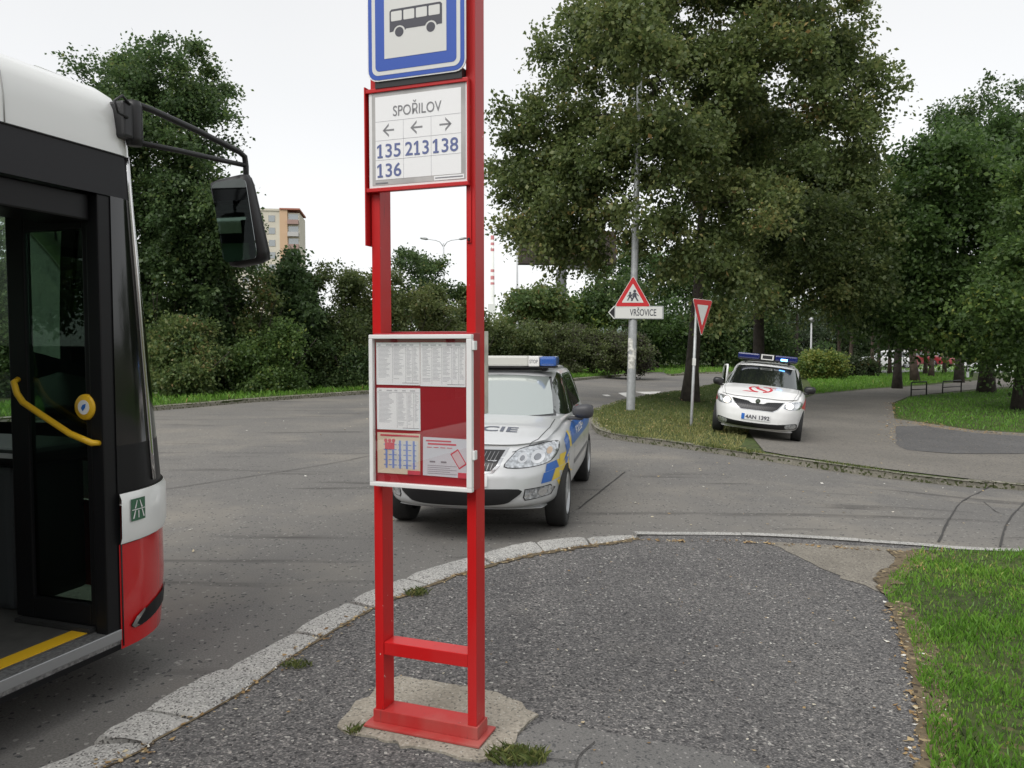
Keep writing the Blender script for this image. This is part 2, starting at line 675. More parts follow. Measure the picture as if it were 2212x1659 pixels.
def kerb_run(name, line, width, zt, zb, m, block=1.0, jit=0.004, inner=None):
    """kerb stones along a line; the body lies to the left of the line (or between line and inner)"""
    P = [np.array(p[:2], float) for p in line]
    L = np.cumsum([0] + [np.linalg.norm(b - a) for a, b in zip(P[:-1], P[1:])])

    def pt(s):
        i = min(max(int(np.searchsorted(L, s)) - 1, 0), len(P) - 2)
        f = (s - L[i]) / (L[i + 1] - L[i])
        d = (P[i + 1] - P[i]) / np.linalg.norm(P[i + 1] - P[i])
        return P[i] + (P[i + 1] - P[i]) * f, np.array([-d[1], d[0]])
    n = max(1, int(L[-1] / block))
    bm = bmesh.new()
    for k in range(n):
        s0, s1 = L[-1] * k / n + 0.004, L[-1] * (k + 1) / n - 0.004
        jz, jo = rng.normal(0, jit), rng.normal(0, jit)
        vs = []
        K = 4
        for q in range(K + 1):
            p, nn = pt(s0 + (s1 - s0) * q / K)
            p = p - nn * math.copysign(0.014, width)
            a, b = p + nn * jo, p + nn * (width + jo)
            vs.append([bm.verts.new((*a, zb(*a) - 0.05)), bm.verts.new((*(a + nn * 0.012), zt(*a) + jz - 0.015)), bm.verts.new((*(a + nn * 0.03), zt(*a) + jz)),
                       bm.verts.new((*b, zt(*b) + jz)), bm.verts.new((*b, zb(*b) - 0.05))])
        for q in range(K):
            for i in range(4):
                bm.faces.new((vs[q][i], vs[q + 1][i], vs[q + 1][i + 1], vs[q][i + 1]))
        bm.faces.new(list(reversed(vs[0])))
        bm.faces.new(vs[-1])
    bmesh.ops.recalc_face_normals(bm, faces=bm.faces)
    o = bm_obj(name, bm, m)
    o['kind'] = 'structure'
    return o


kerb_run('kerb', FARK, 0.16, lambda x, y: z_verge(x, y) + 0.012, terr, M_oldkerb, 1.0)

# the park side: island, path, pavement
IF = GP([(1279, 903), (1283, 918), (1305, 932), (1345, 941), (1400, 948), (1520, 964), (1700, 990), (1870, 1014), (2000, 1030), (2130, 1044), (2212, 1050)], z_isl) + [(16, 8.6), (40, 5.0)]
IF = smooth_line(IF, 5)
IB = GP([(1283, 893), (1340, 872), (1450, 851), (1560, 829)]) + [(13, 42), (17.5, 50), (22, 54.5), (28, 56.3), (90, 59)]
ISL = [tuple(p) for p in IF] + [(90, 3)] + [tuple(p) for p in reversed(IB)]
sheet('park_lawn', ISL, z_isl, 0.0, M_dark_soil, 0.8, skirt=0.2)
kerb_run('park_kerb', list(reversed(IF)), -0.14, lambda x, y: z_isl(x, y) + 0.012, terr, M_oldkerb, 1.0, 0.01)
kerb_run('island_kerb', [IB[i] for i in range(7)], -0.14, lambda x, y: z_isl(x, y) + 0.010, terr, M_oldkerb, 1.0)
PATH = GP([(1650, 976), (1700, 985), (1870, 1009), (2000, 1025), (2130, 1040), (2212, 1046)], z_isl) + [(16, 8.9), (40, 5.3), (60, 4.5)] + \
    [(60, 14), (22, 13.2)] + GP([(2212, 937), (2100, 930), (1980, 912), (1932, 905), (1926, 872), (1965, 856), (2100, 842), (2212, 833)], z_isl) + [(60, 48), (60, 60)] + \
    GP([(2212, 812), (2000, 833), (1880, 841), (1760, 853), (1700, 875), (1615, 932)], z_isl)
sheet('path', PATH, z_isl, 0.014, M_path, 0.8)
PATCH = GP([(1935, 922), (2000, 922), (2100, 937), (2212, 944)], z_isl) + [(20, 12.6), (20, 10.6)] + GP([(2212, 982), (2060, 982), (1960, 974), (1936, 962)], z_isl)
sheet('path_patch', jag(PATCH, 0.015, 0.4), z_isl, 0.022, M_path2, 0.8)

# near pavement with its granite kerb
KO = GP([(-160, 1800), (70, 1662), (235, 1576), (380, 1492), (565, 1397), (690, 1327), (810, 1272), (930, 1227), (1080, 1187), (1180, 1167), (1290, 1158), (1372, 1154)], z_pave)
KI = GP([(60, 1790), (265, 1640), (322, 1606), (510, 1502), (632, 1417), (762, 1337), (852, 1293), (1000, 1237), (1100, 1209), (1200, 1188), (1300, 1174), (1378, 1162)], z_pave)
KO = [np.array((-3.35, 0.3)), np.array((-2.75, 1.75))] + KO[1:]
KI = [np.array((-3.05, 0.2)), np.array((-2.44, 1.65))] + KI[1:]
KO, KI = smooth_line(KO, 8), smooth_line(KI, 8)
FLUSH = GP([(1372, 1154), (1500, 1155), (1650, 1158), (1800, 1166), (1980, 1178), (2212, 1192)], z_pave)
FLUSH = smooth_line(FLUSH + [np.array((9.0, 6.2)), np.array((20, 4.5))], 5)


def kerb_between(name, A, B, zt, zb, m, splits, jit=0.006):
    nA = len(A)
    bm = bmesh.new()
    cuts = [int(round(s * (nA - 1))) for s in splits]
    for a, b in zip(cuts[:-1], cuts[1:]):
        jz = rng.normal(0, jit)
        rows = []
        for i in range(a, b + 1):
            p, q = np.array(A[i]), np.array(B[i])
            sh = 0.0
            if i == a: sh = 0.012
            if i == b: sh = -0.012
            d = np.array(A[min(i + 1, nA - 1)]) - np.array(A[max(i - 1, 0)])
            d /= np.linalg.norm(d)
            p, q = p + d * sh + rng.normal(0, 0.004, 2), q + d * sh + rng.normal(0, 0.004, 2)
            n = (q - p) / np.linalg.norm(q - p)
            edge = 0.012 if i in (a, b) else 0.0
            rows.append([bm.verts.new((*p, zb(*p) - 0.05)), bm.verts.new((*(p + n * 0.004), zt(*p) + jz - 0.03)), bm.verts.new((*(p + n * 0.03), zt(*p) + jz - edge)),
                         bm.verts.new((*((p + q) / 2), zt(*p) + jz + 0.004 - edge)), bm.verts.new((*(q - n * 0.015), zt(*q) + jz - edge)), bm.verts.new((*q, zt(*q) + jz - 0.015)), bm.verts.new((*q, zb(*q) - 0.05))])
        for r0, r1 in zip(rows[:-1], rows[1:]):
            for k in range(6):
                bm.faces.new((r0[k], r1[k], r1[k + 1], r0[k + 1]))
        bm.faces.new(list(reversed(rows[0])))
        bm.faces.new(rows[-1])
    bmesh.ops.recalc_face_normals(bm, faces=bm.faces)
    o = bm_obj(name, bm, m)
    o['kind'] = 'structure'
    return o


kerb_between('granite_kerb', KO, KI, lambda x, y: z_pave(x, y) + 0.012, terr, M_gran, [0, .07, .14, .21, .29, .37, .455, .54, .63, .72, .81, .9, 1.0])
PAVE = [tuple(p) for p in KI] + [tuple(p) for p in FLUSH[1:]] + [(20, -8), (-4.5, -8), (-4.2, -1)]
sheet('pavement', PAVE, z_pave, 0.0, M_pave, 0.6)
kerb_run('flush_kerb', list(reversed(FLUSH)), -0.075, lambda x, y: z_pave(x, y) + 0.012, terr, M_gran, 1.0, 0.003)
SAND = GP([(1655, 1172), (1980, 1184), (2010, 1200), (1930, 1290), (1895, 1275), (1800, 1240), (1720, 1200)], z_pave)
sheet('sandy_path', jag(SAND, 0.022, 0.10), z_pave, 0.004, M_sand, 0.6)
EARTH = GP([(1885, 1272), (1905, 1235), (1935, 1212), (1925, 1192), (2000, 1190), (2030, 1205), (1960, 1240), (1925, 1290)], z_pave)
sheet('bare_earth', jag(EARTH, 0.025, 0.08), z_pave, 0.0125, M_dirt, 0.6)

SM = GP([(1110, 1600), (1150, 1572), (1190, 1560), (1300, 1585), (1450, 1610), (1600, 1640), (1760, 1700), (1900, 1800), (1000, 1800), (1050, 1690)], z_pave)
sheet('smooth_patch', jag(SM, 0.01, 0.12), z_pave, 0.004, M_smooth, 0.6)
CONC = GP([(722, 1572), (760, 1530), (800, 1500), (830, 1475), (862, 1465), (930, 1472), (1000, 1482), (1075, 1500), (1120, 1520), (1162, 1548), (1130, 1575), (1112, 1602), (1100, 1625), (1085, 1645), (1030, 1642), (985, 1640), (920, 1622), (870, 1612), (800, 1598), (750, 1585)], z_pave)
sheet('concrete_footing', jag(CONC, 0.008, 0.05), z_pave, 0.010, M_conc, 0.4, skirt=0.02)
KIE = [np.array(p) for p in KI]
# sandy joint behind the kerb stones
STRIP = [p for p in KIE] + [p + np.array((0.006 + 0.05 * abs(math.sin(i * 1.7)) * sm((i - 50) / 40.0), -0.018 - 0.05 * abs(math.sin(i * 0.9)) * sm((i - 20) / 40.0))) for i, p in reversed(list(enumerate(KIE)))]
sheet('kerb_joint', STRIP, z_pave, 0.005, M_dirt, 0.6)

# lawn on the right
LAWN = GP([(1905, 1276), (1925, 1245), (1960, 1212), (1990, 1190), (2212, 1192)], z_pave) + [(9.0, 6.0), (20, 4.3), (20, -6), (1.9, -6)] + GP([(2035, 1900), (2010, 1659), (2003, 1590), (1998, 1520), (1985, 1460), (1972, 1400), (1950, 1345), (1925, 1308)], z_pave)
LAWN = jag(LAWN, 0.012, 0.12) if False else LAWN
sheet('lawn', LAWN, z_pave, 0.008, M_soil, 0.6)


def strip(name, pts, width, zf, dz, m):
    P = smooth_line([G(a, b, zf)[:2] for a, b in pts], 8)
    V, F = [], []
    for i, p in enumerate(P):
        d = P[min(i + 1, len(P) - 1)] - P[max(i - 1, 0)]
        d = d / np.linalg.norm(d)
        nn = np.array((-d[1], d[0]))
        wv = width * (0.7 + 0.6 * rng.random())
        j = rng.normal(0, width * 0.12, 2)
        for s in (-0.5, 0.5):
            q = p + j + nn * wv * s
            V.append((q[0], q[1], zf(*q) + dz))
    for i in range(len(P) - 1):
        F.append((2 * i, 2 * i + 1, 2 * i + 3, 2 * i + 2))
    o = mesh_obj(name, V, F, m)
    o['kind'] = 'structure'
    return o


for pts, wd in (([(2028, 1172), (2052, 1120), (2085, 1080), (2140, 1050)], 0.035), ([(2160, 1182), (2176, 1130), (2216, 1082)], 0.035),
                ([(1250, 1100), (1300, 1060), (1350, 1020)], 0.03), ([(355, 1058), (500, 1036), (680, 1008), (800, 985)], 0.03), ([(2125, 1085), (2150, 1105), (2170, 1112)], 0.02)):
    strip('road_crack', pts, wd * 0.5, terr, 0.009, M_crack)
for pts, wd in (([(1285, 1605), (1250, 1640), (1240, 1700)], 0.006), ([(1120, 1640), (1180, 1642), (1245, 1648)], 0.006)):
    strip('road_crack', pts, wd, z_pave, 0.008, M_crack)
# painted arrow on the road behind the island
for pts in ([(1300, 853), (1420, 849), (1420, 852), (1310, 856)], [(1335, 849), (1360, 847.5), (1372, 856), (1352, 858)], [(1372, 846.5), (1428, 846), (1416, 852), (1392, 851)]):
    sheet('road_marking', GP(pts), terr, 0.004, M_mark, 5)

# ------------------------------------------------------------------ grass, litter
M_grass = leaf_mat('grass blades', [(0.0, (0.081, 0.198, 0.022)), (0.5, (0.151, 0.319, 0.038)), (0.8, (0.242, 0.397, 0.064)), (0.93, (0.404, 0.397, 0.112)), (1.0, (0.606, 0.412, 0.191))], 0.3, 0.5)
M_dry = leaf_mat('dry grass blades', [(0.0, (0.052, 0.084, 0.018)), (0.45, (0.115, 0.147, 0.037)), (0.75, (0.218, 0.224, 0.075)), (1.0, (0.345, 0.323, 0.125))], 0.25, 0.6)
M_litter = leaf_mat('fallen leaves', [(0.0, (0.16, 0.09, 0.035)), (0.4, (0.34, 0.22, 0.09)), (0.7, (0.46, 0.35, 0.19)), (0.88, (0.56, 0.5, 0.36)), (1.0, (0.72, 0.70, 0.64))], 0.1, 0.7)


def blades(name, poly, n, zf, h, wd, m, hue=None, weight=None, lean=0.6):
    poly = [(float(p[0]), float(p[1])) for p in poly]
    xs, ys = [p[0] for p in poly], [p[1] for p in poly]
    X, Y = np.zeros(0), np.zeros(0)
    while len(X) < n:
        x, y = rng.uniform(min(xs), max(xs), n * 2), rng.uniform(min(ys), max(ys), n * 2)
        k = in_poly(x, y, poly)
        if weight is not None:
            k &= rng.random(len(x)) < weight(x, y)
        X, Y = np.append(X, x[k]), np.append(Y, y[k])
    X, Y = X[:n], Y[:n]
    Z = zf(X, Y)
    tuft = 0.55 + 0.75 * (0.5 + 0.5 * np.sin(X * 5.1 + np.sin(Y * 3.3) * 2) * np.sin(Y * 4.3 + 1.7 * np.sin(X * 2.2)))
    H = h * tuft * rng.uniform(0.5, 1.3, n)
    a = rng.uniform(0, 2 * np.pi, n)
    la = rng.uniform(0, 2 * np.pi, n)
    ln = H * lean * rng.uniform(0.1, 1.2, n)
    W = wd * rng.uniform(0.6, 1.3, n)
    V = np.zeros((n, 4, 3))
    dx, dy = np.cos(a) * W / 2, np.sin(a) * W / 2
    V[:, 0] = np.stack([X - dx, Y - dy, Z], 1)
    V[:, 1] = np.stack([X + dx, Y + dy, Z], 1)
    mx, my = X + np.cos(la) * ln * 0.35, Y + np.sin(la) * ln * 0.35
    V[:, 2] = np.stack([mx + dx * 0.8, my + dy * 0.8, Z + H * 0.65], 1)
    V[:, 3] = np.stack([X + np.cos(la) * ln, Y + np.sin(la) * ln, Z + H], 1)
    hv = rng.normal(0.42, 0.2, n) if hue is None else hue(X, Y, n)
    o = np_quads(name, V, np.clip(hv, 0, 1), m)
    o['kind'] = 'stuff'
    return o


def lawn_hue(X, Y, n):
    q = np.sin(X * 2.1 + 1.0) * np.sin(Y * 1.7 + X) * 0.12 + np.sin(X * 7 + Y * 5) * 0.06
    edge = 0.35 * np.exp(-np.maximum(0, X - (1.62 + 0.09 * (Y - 2.2))) / 0.25) * (rng.random(n) < 0.5)
    return rng.normal(0.44, 0.18, n) + 1.5 * q + edge


NEARL = [p for p in LAWN]
blades('grass', NEARL, 170000, lambda x, y: z_pave(x, y) + 0.004, 0.043, 0.0075, M_grass, lawn_hue,
       lambda x, y: np.where((y > 1.2) & (x < 6.5), 1.0, 0.06) * np.clip(0.75 + 0.6 * np.sin(x * 3.1 + 2 * np.sin(y * 1.9)) * np.sin(y * 2.7 + x), 0.25, 1) * np.clip(1.2 - 0.10 * y, 0.25, 1))
VN = [p for p in FARK if -16 < p[0] < 12]
VN2 = VN + [p + np.array((-3.6, 2.4)) for p in reversed(VN)]
blades('verge_grass', [p + np.array((-.16, .1)) for p in VN2], 40000, lambda x, y: z_verge(x, y), 0.14, 0.022, M_grass, lambda X, Y, n: rng.normal(0.4, 0.2, n))
blades('verge_grass', [(11.5, 55.5), (16, 57.3), (40, 58.5), (40, 76), (6, 72)], 16000, lambda x, y: z_verge(x, y), 0.16, 0.05, M_grass, lambda X, Y, n: rng.normal(0.5, 0.16, n))
ISLG = [tuple(p) for p in IF[:30]] + GP([(1600, 968), (1620, 930), (1700, 872)], z_isl) + [(12.5, 40)] + [tuple(p) for p in reversed(IB[:4])]
blades('dry_grass', ISLG, 60000, lambda x, y: z_isl(x, y), 0.052, 0.014, M_dry, lambda X, Y, n: np.clip(rng.normal(0.80, 0.2, n) - 0.06 * (Y - 14.5), 0.08, 1))
PARKG = GP([(1762, 850), (1880, 839), (2000, 830), (2100, 818), (2100, 800), (1740, 815)], z_isl)
blades('park_grass', PARKG, 16000, lambda x, y: z_isl(x, y), 0.12, 0.04, M_grass, lambda X, Y, n: rng.normal(0.42, 0.16, n))
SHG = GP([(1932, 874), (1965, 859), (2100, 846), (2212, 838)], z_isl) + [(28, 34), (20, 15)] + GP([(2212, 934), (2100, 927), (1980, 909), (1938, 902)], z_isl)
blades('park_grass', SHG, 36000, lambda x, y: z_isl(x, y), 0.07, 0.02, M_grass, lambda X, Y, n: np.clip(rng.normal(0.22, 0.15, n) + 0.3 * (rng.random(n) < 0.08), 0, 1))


def litter(name, pts_fn, n, zf, s0, s1, huef, curl=0.5, m=None):
    X, Y = pts_fn(n)
    n = len(X)
    S = rng.uniform(s0, s1, n)
    a = rng.uniform(0, 2 * np.pi, n)
    asp = rng.uniform(0.3, 0.8, n)
    Z = zf(X, Y) + 0.006
    V = np.zeros((n, 4, 3))
    u = np.stack([np.cos(a), np.sin(a)], 1)
    v = np.stack([-np.sin(a), np.cos(a)], 1)
    lift = S * curl
    c = np.stack([X, Y], 1)
    for k, (du, dv) in enumerate(((-0.5, 0), (0, -0.5), (0.5, 0.1), (0.05, 0.5))):
        V[:, k, :2] = c + u * (du * S)[:, None] + v * (dv * S * asp)[:, None]
        V[:, k, 2] = Z + lift * rng.uniform(0, 0.6, n) * (1 if k != 1 else 0.2)
    o = np_quads(name, V, np.clip(huef(n), 0, 1), m or M_litter)
    o['kind'] = 'stuff'
    return o


def along(line, spread):
    P = np.array([p[:2] for p in line])
    seg = np.linalg.norm(np.diff(P, axis=0), axis=1)
    L = np.append(0, np.cumsum(seg))

    def f(n):
        s = rng.uniform(0, L[-1], n)
        # bunch the leaves in drifts
        s = s + 0.06 * np.sin(s * 9) + 0.03 * np.sin(s * 23)
        s = np.clip(s, 0, L[-1])
        x, y = np.interp(s, L, P[:, 0]), np.interp(s, L, P[:, 1])
        return x + rng.normal(0, spread, n), y + rng.normal(0, spread, n)
    return f


def within(poly):
    xs, ys = [p[0] for p in poly], [p[1] for p in poly]

    def f(n):
        x, y = rng.uniform(min(xs), max(xs), n), rng.uniform(min(ys), max(ys), n)
        k = in_poly(x, y, poly)
        return x[k], y[k]
    return f


EDGE = GP([(1930, 1305), (1952, 1345), (1974, 1400), (1990, 1460), (2000, 1520), (2006, 1590), (2012, 1659), (2030, 1800)], z_pave)
EB = [np.array(p) for p in smooth_line(EDGE, 6)]
DIRT = [p + np.array((-0.03 - 0.05 * rng.random(), 0)) for p in EB] + [p + np.array((0.09 + 0.05 * rng.random(), 0)) for p in reversed(EB)]
sheet('lawn_edge', DIRT, z_pave, 0.013, M_dirt, 0.6)
litter('leaf_litter', along(EDGE, 0.045), 900, z_pave, 0.010, 0.04, lambda n: rng.normal(0.5, 0.28, n))
litter('leaf_litter', along(GP([(1385, 1170), (1450, 1169), (1560, 1169), (1650, 1174), (1780, 1182), (1985, 1196)], z_pave), 0.03), 150, lambda x, y: z_pave(x, y), 0.015, 0.045, lambda n: rng.normal(0.35, 0.25, n))
litter('leaf_litter', along([p for p in KIE[8:]], 0.035), 420, z_pave, 0.01, 0.035, lambda n: rng.normal(0.4, 0.28, n))
NP = [(-2.2, 1.6), (2.1, 1.6), (2.2, 4.5), (2.4, 6.8), (0.8, 6.9), (-0.6, 5.2), (-1.6, 3.2)]
litter('leaf_litter', within(NP), 520, z_pave, 0.006, 0.026, lambda n: np.where(rng.random(n) < 0.45, rng.normal(0.95, 0.06, n), rng.normal(0.45, 0.25, n)), 0.25)
litter('leaf_litter', along(GP([(1925, 870), (1930, 905), (1928, 940), (1932, 965)], z_isl), 0.13), 420, z_isl, 0.03, 0.08, lambda n: rng.normal(0.45, 0.2, n))
litter('leaf_litter', along(GP([(1975, 913), (2030, 925), (2100, 934), (2200, 940)], z_isl), 0.22), 700, z_isl, 0.03, 0.08, lambda n: rng.normal(0.4, 0.15, n))
litter('leaf_litter', within(PATH[:14] + [(9, 16)]), 500, z_isl, 0.03, 0.07, lambda n: rng.normal(0.6, 0.25, n))
litter('leaf_litter', within(ISLG), 1800, lambda x, y: z_isl(x, y) + 0.05, 0.03, 0.07, lambda n: rng.normal(0.35, 0.2, n))
litter('leaf_litter', within([(1.4, 7.6), (7, 7.4), (7, 11.5), (1.6, 13), (1.2, 9)]), 140, terr, 0.015, 0.05, lambda n: rng.normal(0.75, 0.25, n))
litter('leaf_litter', within([(-9, 5), (-0.5, 6.5), (1, 10), (-5, 25)]), 80, terr, 0.02, 0.06, lambda n: rng.normal(0.85, 0.2, n))
# weeds at the footing and along the kerb
wd = G(1120, 1640, z_pave)
for cx, cy, rr, nn, hh in ((wd[0], wd[1], 0.09, 420, 0.05), (*G(765, 1585, z_pave)[:2], 0.03, 60, 0.035), (*G(900, 1285, z_pave)[:2], 0.06, 120, 0.03), (*G(640, 1440, z_pave)[:2], 0.06, 150, 0.03)):
    blades('weeds', [(cx + rr * math.cos(t) * (1.4 if rr > .05 else 1), cy + rr * math.sin(t) * 0.8) for t in np.linspace(0, 6.2, 12)], nn, lambda x, y: z_pave(x, y) + 0.005, hh, 0.005, M_dry, lambda X, Y, n: rng.normal(0.45, 0.2, n), None, 1.2)
MB_ = [p for p in IF[12:40]]
P1 = [np.array(p) + np.array((0.0, -0.03)) for p in MB_]
P2 = [np.array(p) + np.array((0.05, 0.22)) for p in MB_]
blades('kerb_moss', P1 + list(reversed(P2)), 1800, lambda x, y: z_isl(x, y) + 0.0, 0.045, 0.014, M_dry, lambda X, Y, n: rng.normal(0.35, 0.25, n), lambda x, y: np.clip(0.5 + np.sin(x * 4), 0.1, 1))

# ------------------------------------------------------------------ trees and shrubs
M_bark = mat('dark bark', (0.045, 0.037, 0.030), 0.95, var=0.4, vscale=5, bump=0.8, bscale=14)
M_bark2 = mat('brown bark', (0.075, 0.055, 0.042), 0.95, var=0.4, vscale=4, bump=0.8, bscale=10)
M_linden = leaf_mat('linden leaves', [(0.0, (0.068, 0.105, 0.033)), (0.45, (0.139, 0.184, 0.060)), (0.75, (0.227, 0.257, 0.087)), (0.92, (0.302, 0.280, 0.100)), (1.0, (0.392, 0.257, 0.100))], 0.52)
M_locust = leaf_mat('locust leaves', [(0.0, (0.055, 0.102, 0.037)), (0.5, (0.095, 0.156, 0.056)), (0.85, (0.167, 0.239, 0.071)), (1.0, (0.270, 0.274, 0.084))], 0.52)
M_shrub = leaf_mat('shrub leaves', [(0.0, (0.056, 0.100, 0.036)), (0.45, (0.105, 0.166, 0.054)), (0.8, (0.185, 0.238, 0.076)), (0.95, (0.274, 0.279, 0.100)), (1.0, (0.306, 0.216, 0.091))], 0.52)
M_olive = leaf_mat('olive shrub leaves', [(0.0, (0.067, 0.103, 0.035)), (0.5, (0.140, 0.178, 0.059)), (0.85, (0.207, 0.230, 0.081)), (1.0, (0.243, 0.190, 0.089))], 0.52)
M_green = leaf_mat('deep green leaves', [(0.0, (0.051, 0.095, 0.029)), (0.5, (0.097, 0.168, 0.045)), (0.85, (0.160, 0.245, 0.060)), (1.0, (0.292, 0.324, 0.075))], 0.52)
M_maroon = leaf_mat('dull maroon hedge leaves', [(0.0, (0.062, 0.053, 0.045)), (0.3, (0.093, 0.082, 0.060)), (0.6, (0.111, 0.149, 0.053)), (1.0, (0.185, 0.218, 0.075))], 0.52)
M_pine = leaf_mat('pine needles', [(0.0, (0.034, 0.058, 0.026)), (0.6, (0.062, 0.088, 0.037)), (0.94, (0.100, 0.118, 0.046)), (1.0, (0.308, 0.168, 0.046))], 0.52)


def foliage(centres, radii, n_leaf, size, flat=0.7, twig=7, hue0=0.45, hue_s=0.2, up=0.35, out_c=None):
    """leaves along short twigs that spread from each cluster centre"""
    C = np.asarray(centres)
    K = len(C)
    ci = rng.integers(0, K, n_leaf)
    ti = rng.integers(0, twig, n_leaf)
    D = rng.normal(0, 1, (K, twig, 3))
    D[:, :, 2] *= flat
    D /= np.linalg.norm(D, axis=2, keepdims=True)
    if out_c is not None:
        o = C - np.asarray(out_c)
        o /= np.linalg.norm(o, axis=1, keepdims=True) + 1e-6
        D = D + 0.55 * o[:, None, :]
        D /= np.linalg.norm(D, axis=2, keepdims=True)
    Lk = rng.uniform(0.55, 1.25, (K, twig))
    rad = np.asarray(radii)[ci]
    t = rng.random(n_leaf) ** 0.75
    d = D[ci, ti]
    P = C[ci] + d * (t * rad * Lk[ci, ti])[:, None]
    P[:, 2] -= 0.28 * rad * t * t
    P += rng.normal(0, 1, (n_leaf, 3)) * (0.10 * rad + size * 0.7)[:, None] * np.array([1, 1, 0.8])
    S = size * rng.uniform(0.6, 1.35, n_leaf)
    # leaf axes
    ax = d + rng.normal(0, 0.8, (n_leaf, 3))
    ax[:, 2] -= 0.35
    ax /= np.linalg.norm(ax, axis=1, keepdims=True)
    nr = rng.normal(0, 0.75, (n_leaf, 3))
    nr[:, 2] += up + 0.35
    b = np.cross(nr, ax)
    b /= np.linalg.norm(b, axis=1, keepdims=True) + 1e-9
    V = np.zeros((n_leaf, 4, 3))
    n3 = np.cross(ax, b)
    V[:, 0] = P - ax * (S * 0.5)[:, None]
    V[:, 1] = P + b * (S * 0.36)[:, None] + n3 * (S * 0.08)[:, None]
    V[:, 2] = P + ax * (S * 0.55)[:, None]
    V[:, 3] = P - b * (S * 0.36)[:, None] + n3 * (S * 0.08)[:, None]
    hc = rng.normal(0, 0.12, K)
    hue = np.clip(hue0 + hc[ci] + rng.normal(0, hue_s, n_leaf), 0, 1)
    return V, hue


def lobes_px(lst, Y, dy=1.0, seed=0):
    """(px,py,rx,ry[,ddepth]) at a distance -> ellipsoids in space"""
    r = np.random.default_rng(seed)
    O = []
    for l in lst:
        Yd = Y + (l[4] if len(l) > 4 else r.uniform(-dy, dy))
        c = at(l[0], l[1], Yd)
        k = Yd / FOC
        O.append((c, l[2] * k, (l[2] + l[3]) * 0.5 * k, l[3] * k))
    return O


def sample_lobes(lobes, n, shell=0.55, zmin=None):
    wts = np.array([l[1] * l[2] * l[3] for l in lobes]) ** 0.8
    wts /= wts.sum()
    idx = rng.choice(len(lobes), n, p=wts)
    d = rng.normal(0, 1, (n, 3))
    d /= np.linalg.norm(d, axis=1, keepdims=True)
    rr = (shell + (1 - shell) * rng.random(n)) * np.where(rng.random(n) < 0.25, rng.random(n), 1)
    P = np.array([lobes[i][0] for i in idx]) + d * rr[:, None] * np.array([[lobes[i][1], lobes[i][2], lobes[i][3]] for i in idx])
    if zmin is not None:
        P[:, 2] = np.maximum(P[:, 2], zmin + rng.uniform(0, 0.5, n))
    return P, idx


def tree(name, label, cat, base, lobes, trunk_r, trunk_top, n_clu, n_leaf, clu_r, leaf, lm, bm_=None, group=None, lean=(0, 0), hue0=0.45, shell=0.55, zmin=None, stems=1, flat=0.7, twigs=7, bare=0, twig_sides=5):
    bm_ = bm_ or M_bark
    base = np.array(base, float)
    root = empty(name, base)
    tag(root, label, cat, group)
    P, idx = sample_lobes(lobes, n_clu, shell, zmin)
    cc = np.mean([l[0] for l in lobes], 0)
    # trunk
    V, F = [], []
    top = np.array([base[0] + lean[0], base[1] + lean[1], trunk_top])
    nodes, nrad = [], []
    for s in range(stems):
        off = np.array([0, 0, 0.0]) if stems == 1 else np.array([*rng.normal(0, trunk_r * 5, 2), 0])
        tp = top + (np.array([*rng.normal(0, 1.0, 2), rng.uniform(-0.8, 0.3)]) if stems > 1 else 0)
        n = 9
        pts, rad = [], []
        for i in range(n):
            f = i / (n - 1)
            w_ = np.array([math.sin(f * 5 + s * 2 + base[0]), math.cos(f * 4 + s + base[1]), 0]) * 0.10 * trunk_r * 3 * f
            pts.append(base + off * (1 - 0.2 * f) + (tp - base - off) * f + w_)
            rad.append(trunk_r * ((1.0 - 0.72 * f) + 0.45 * math.exp(-f * 26)))
        pts[0] = pts[0] - np.array([0, 0, 0.15])
        tube_data(pts, rad, 12 if stems == 1 else 6, True, V, F)
        for i in range(3, n):
            nodes.append(pts[i]); nrad.append(rad[i])
    # limbs to every lobe
    for k, l in enumerate(lobes):
        c = l[0]
        dd = [np.linalg.norm(c - q) + 1.5 * max(0, q[2] - c[2] + 0.4 * np.linalg.norm((c - q)[:2])) for q in nodes]
        j = int(np.argmin(dd))
        q, rj = nodes[j], nrad[j]
        pts, rad = [], []
        r0 = min(rj * 0.6, trunk_r * 0.45)
        bend = rng.normal(0, 0.12, 3) * np.linalg.norm(c - q)
        for i in range(6):
            f = i / 5
            pts.append(q + (c - q) * f + bend * math.sin(f * math.pi) * 0.6 + np.array([0, 0, 0.12 * np.linalg.norm(c - q) * math.sin(f * math.pi)]))
            rad.append(max(0.012, r0 * (1 - 0.75 * f)))
        tube_data(pts, rad, 7, True, V, F)
        for i in range(1, 6):
            nodes.append(pts[i]); nrad.append(rad[i])
    NA, NR = np.array(nodes), np.array(nrad)
    for p in P:
        dd = np.linalg.norm(NA - p, axis=1) + 0.8 * np.maximum(0, NA[:, 2] - p[2])
        j = int(np.argmin(dd))
        q = NA[j]
        mid = (p + q) / 2 + rng.normal(0, 0.08, 3) * np.linalg.norm(p - q) + np.array([0, 0, 0.06 * np.linalg.norm(p - q)])
        r0 = min(NR[j] * 0.5, 0.012 + 0.012 * np.linalg.norm(p - q))
        tube_data([q, mid, p, p + (p - mid) * 0.5], [r0, r0 * 0.7, r0 * 0.45, r0 * 0.15], twig_sides, False, V, F)
    V = [np.array(v) - base for v in V]
    mesh_obj('trunk' if stems == 1 else 'stem', V, F, bm_, root, True)
    if n_leaf:
        LV, hue = foliage(P, np.full(len(P), clu_r) * rng.uniform(0.7, 1.3, len(P)), n_leaf, leaf, flat, twigs, hue0, 0.17, 0.35, cc)
        np_quads('crown', LV - base, hue, lm, root)
    return root


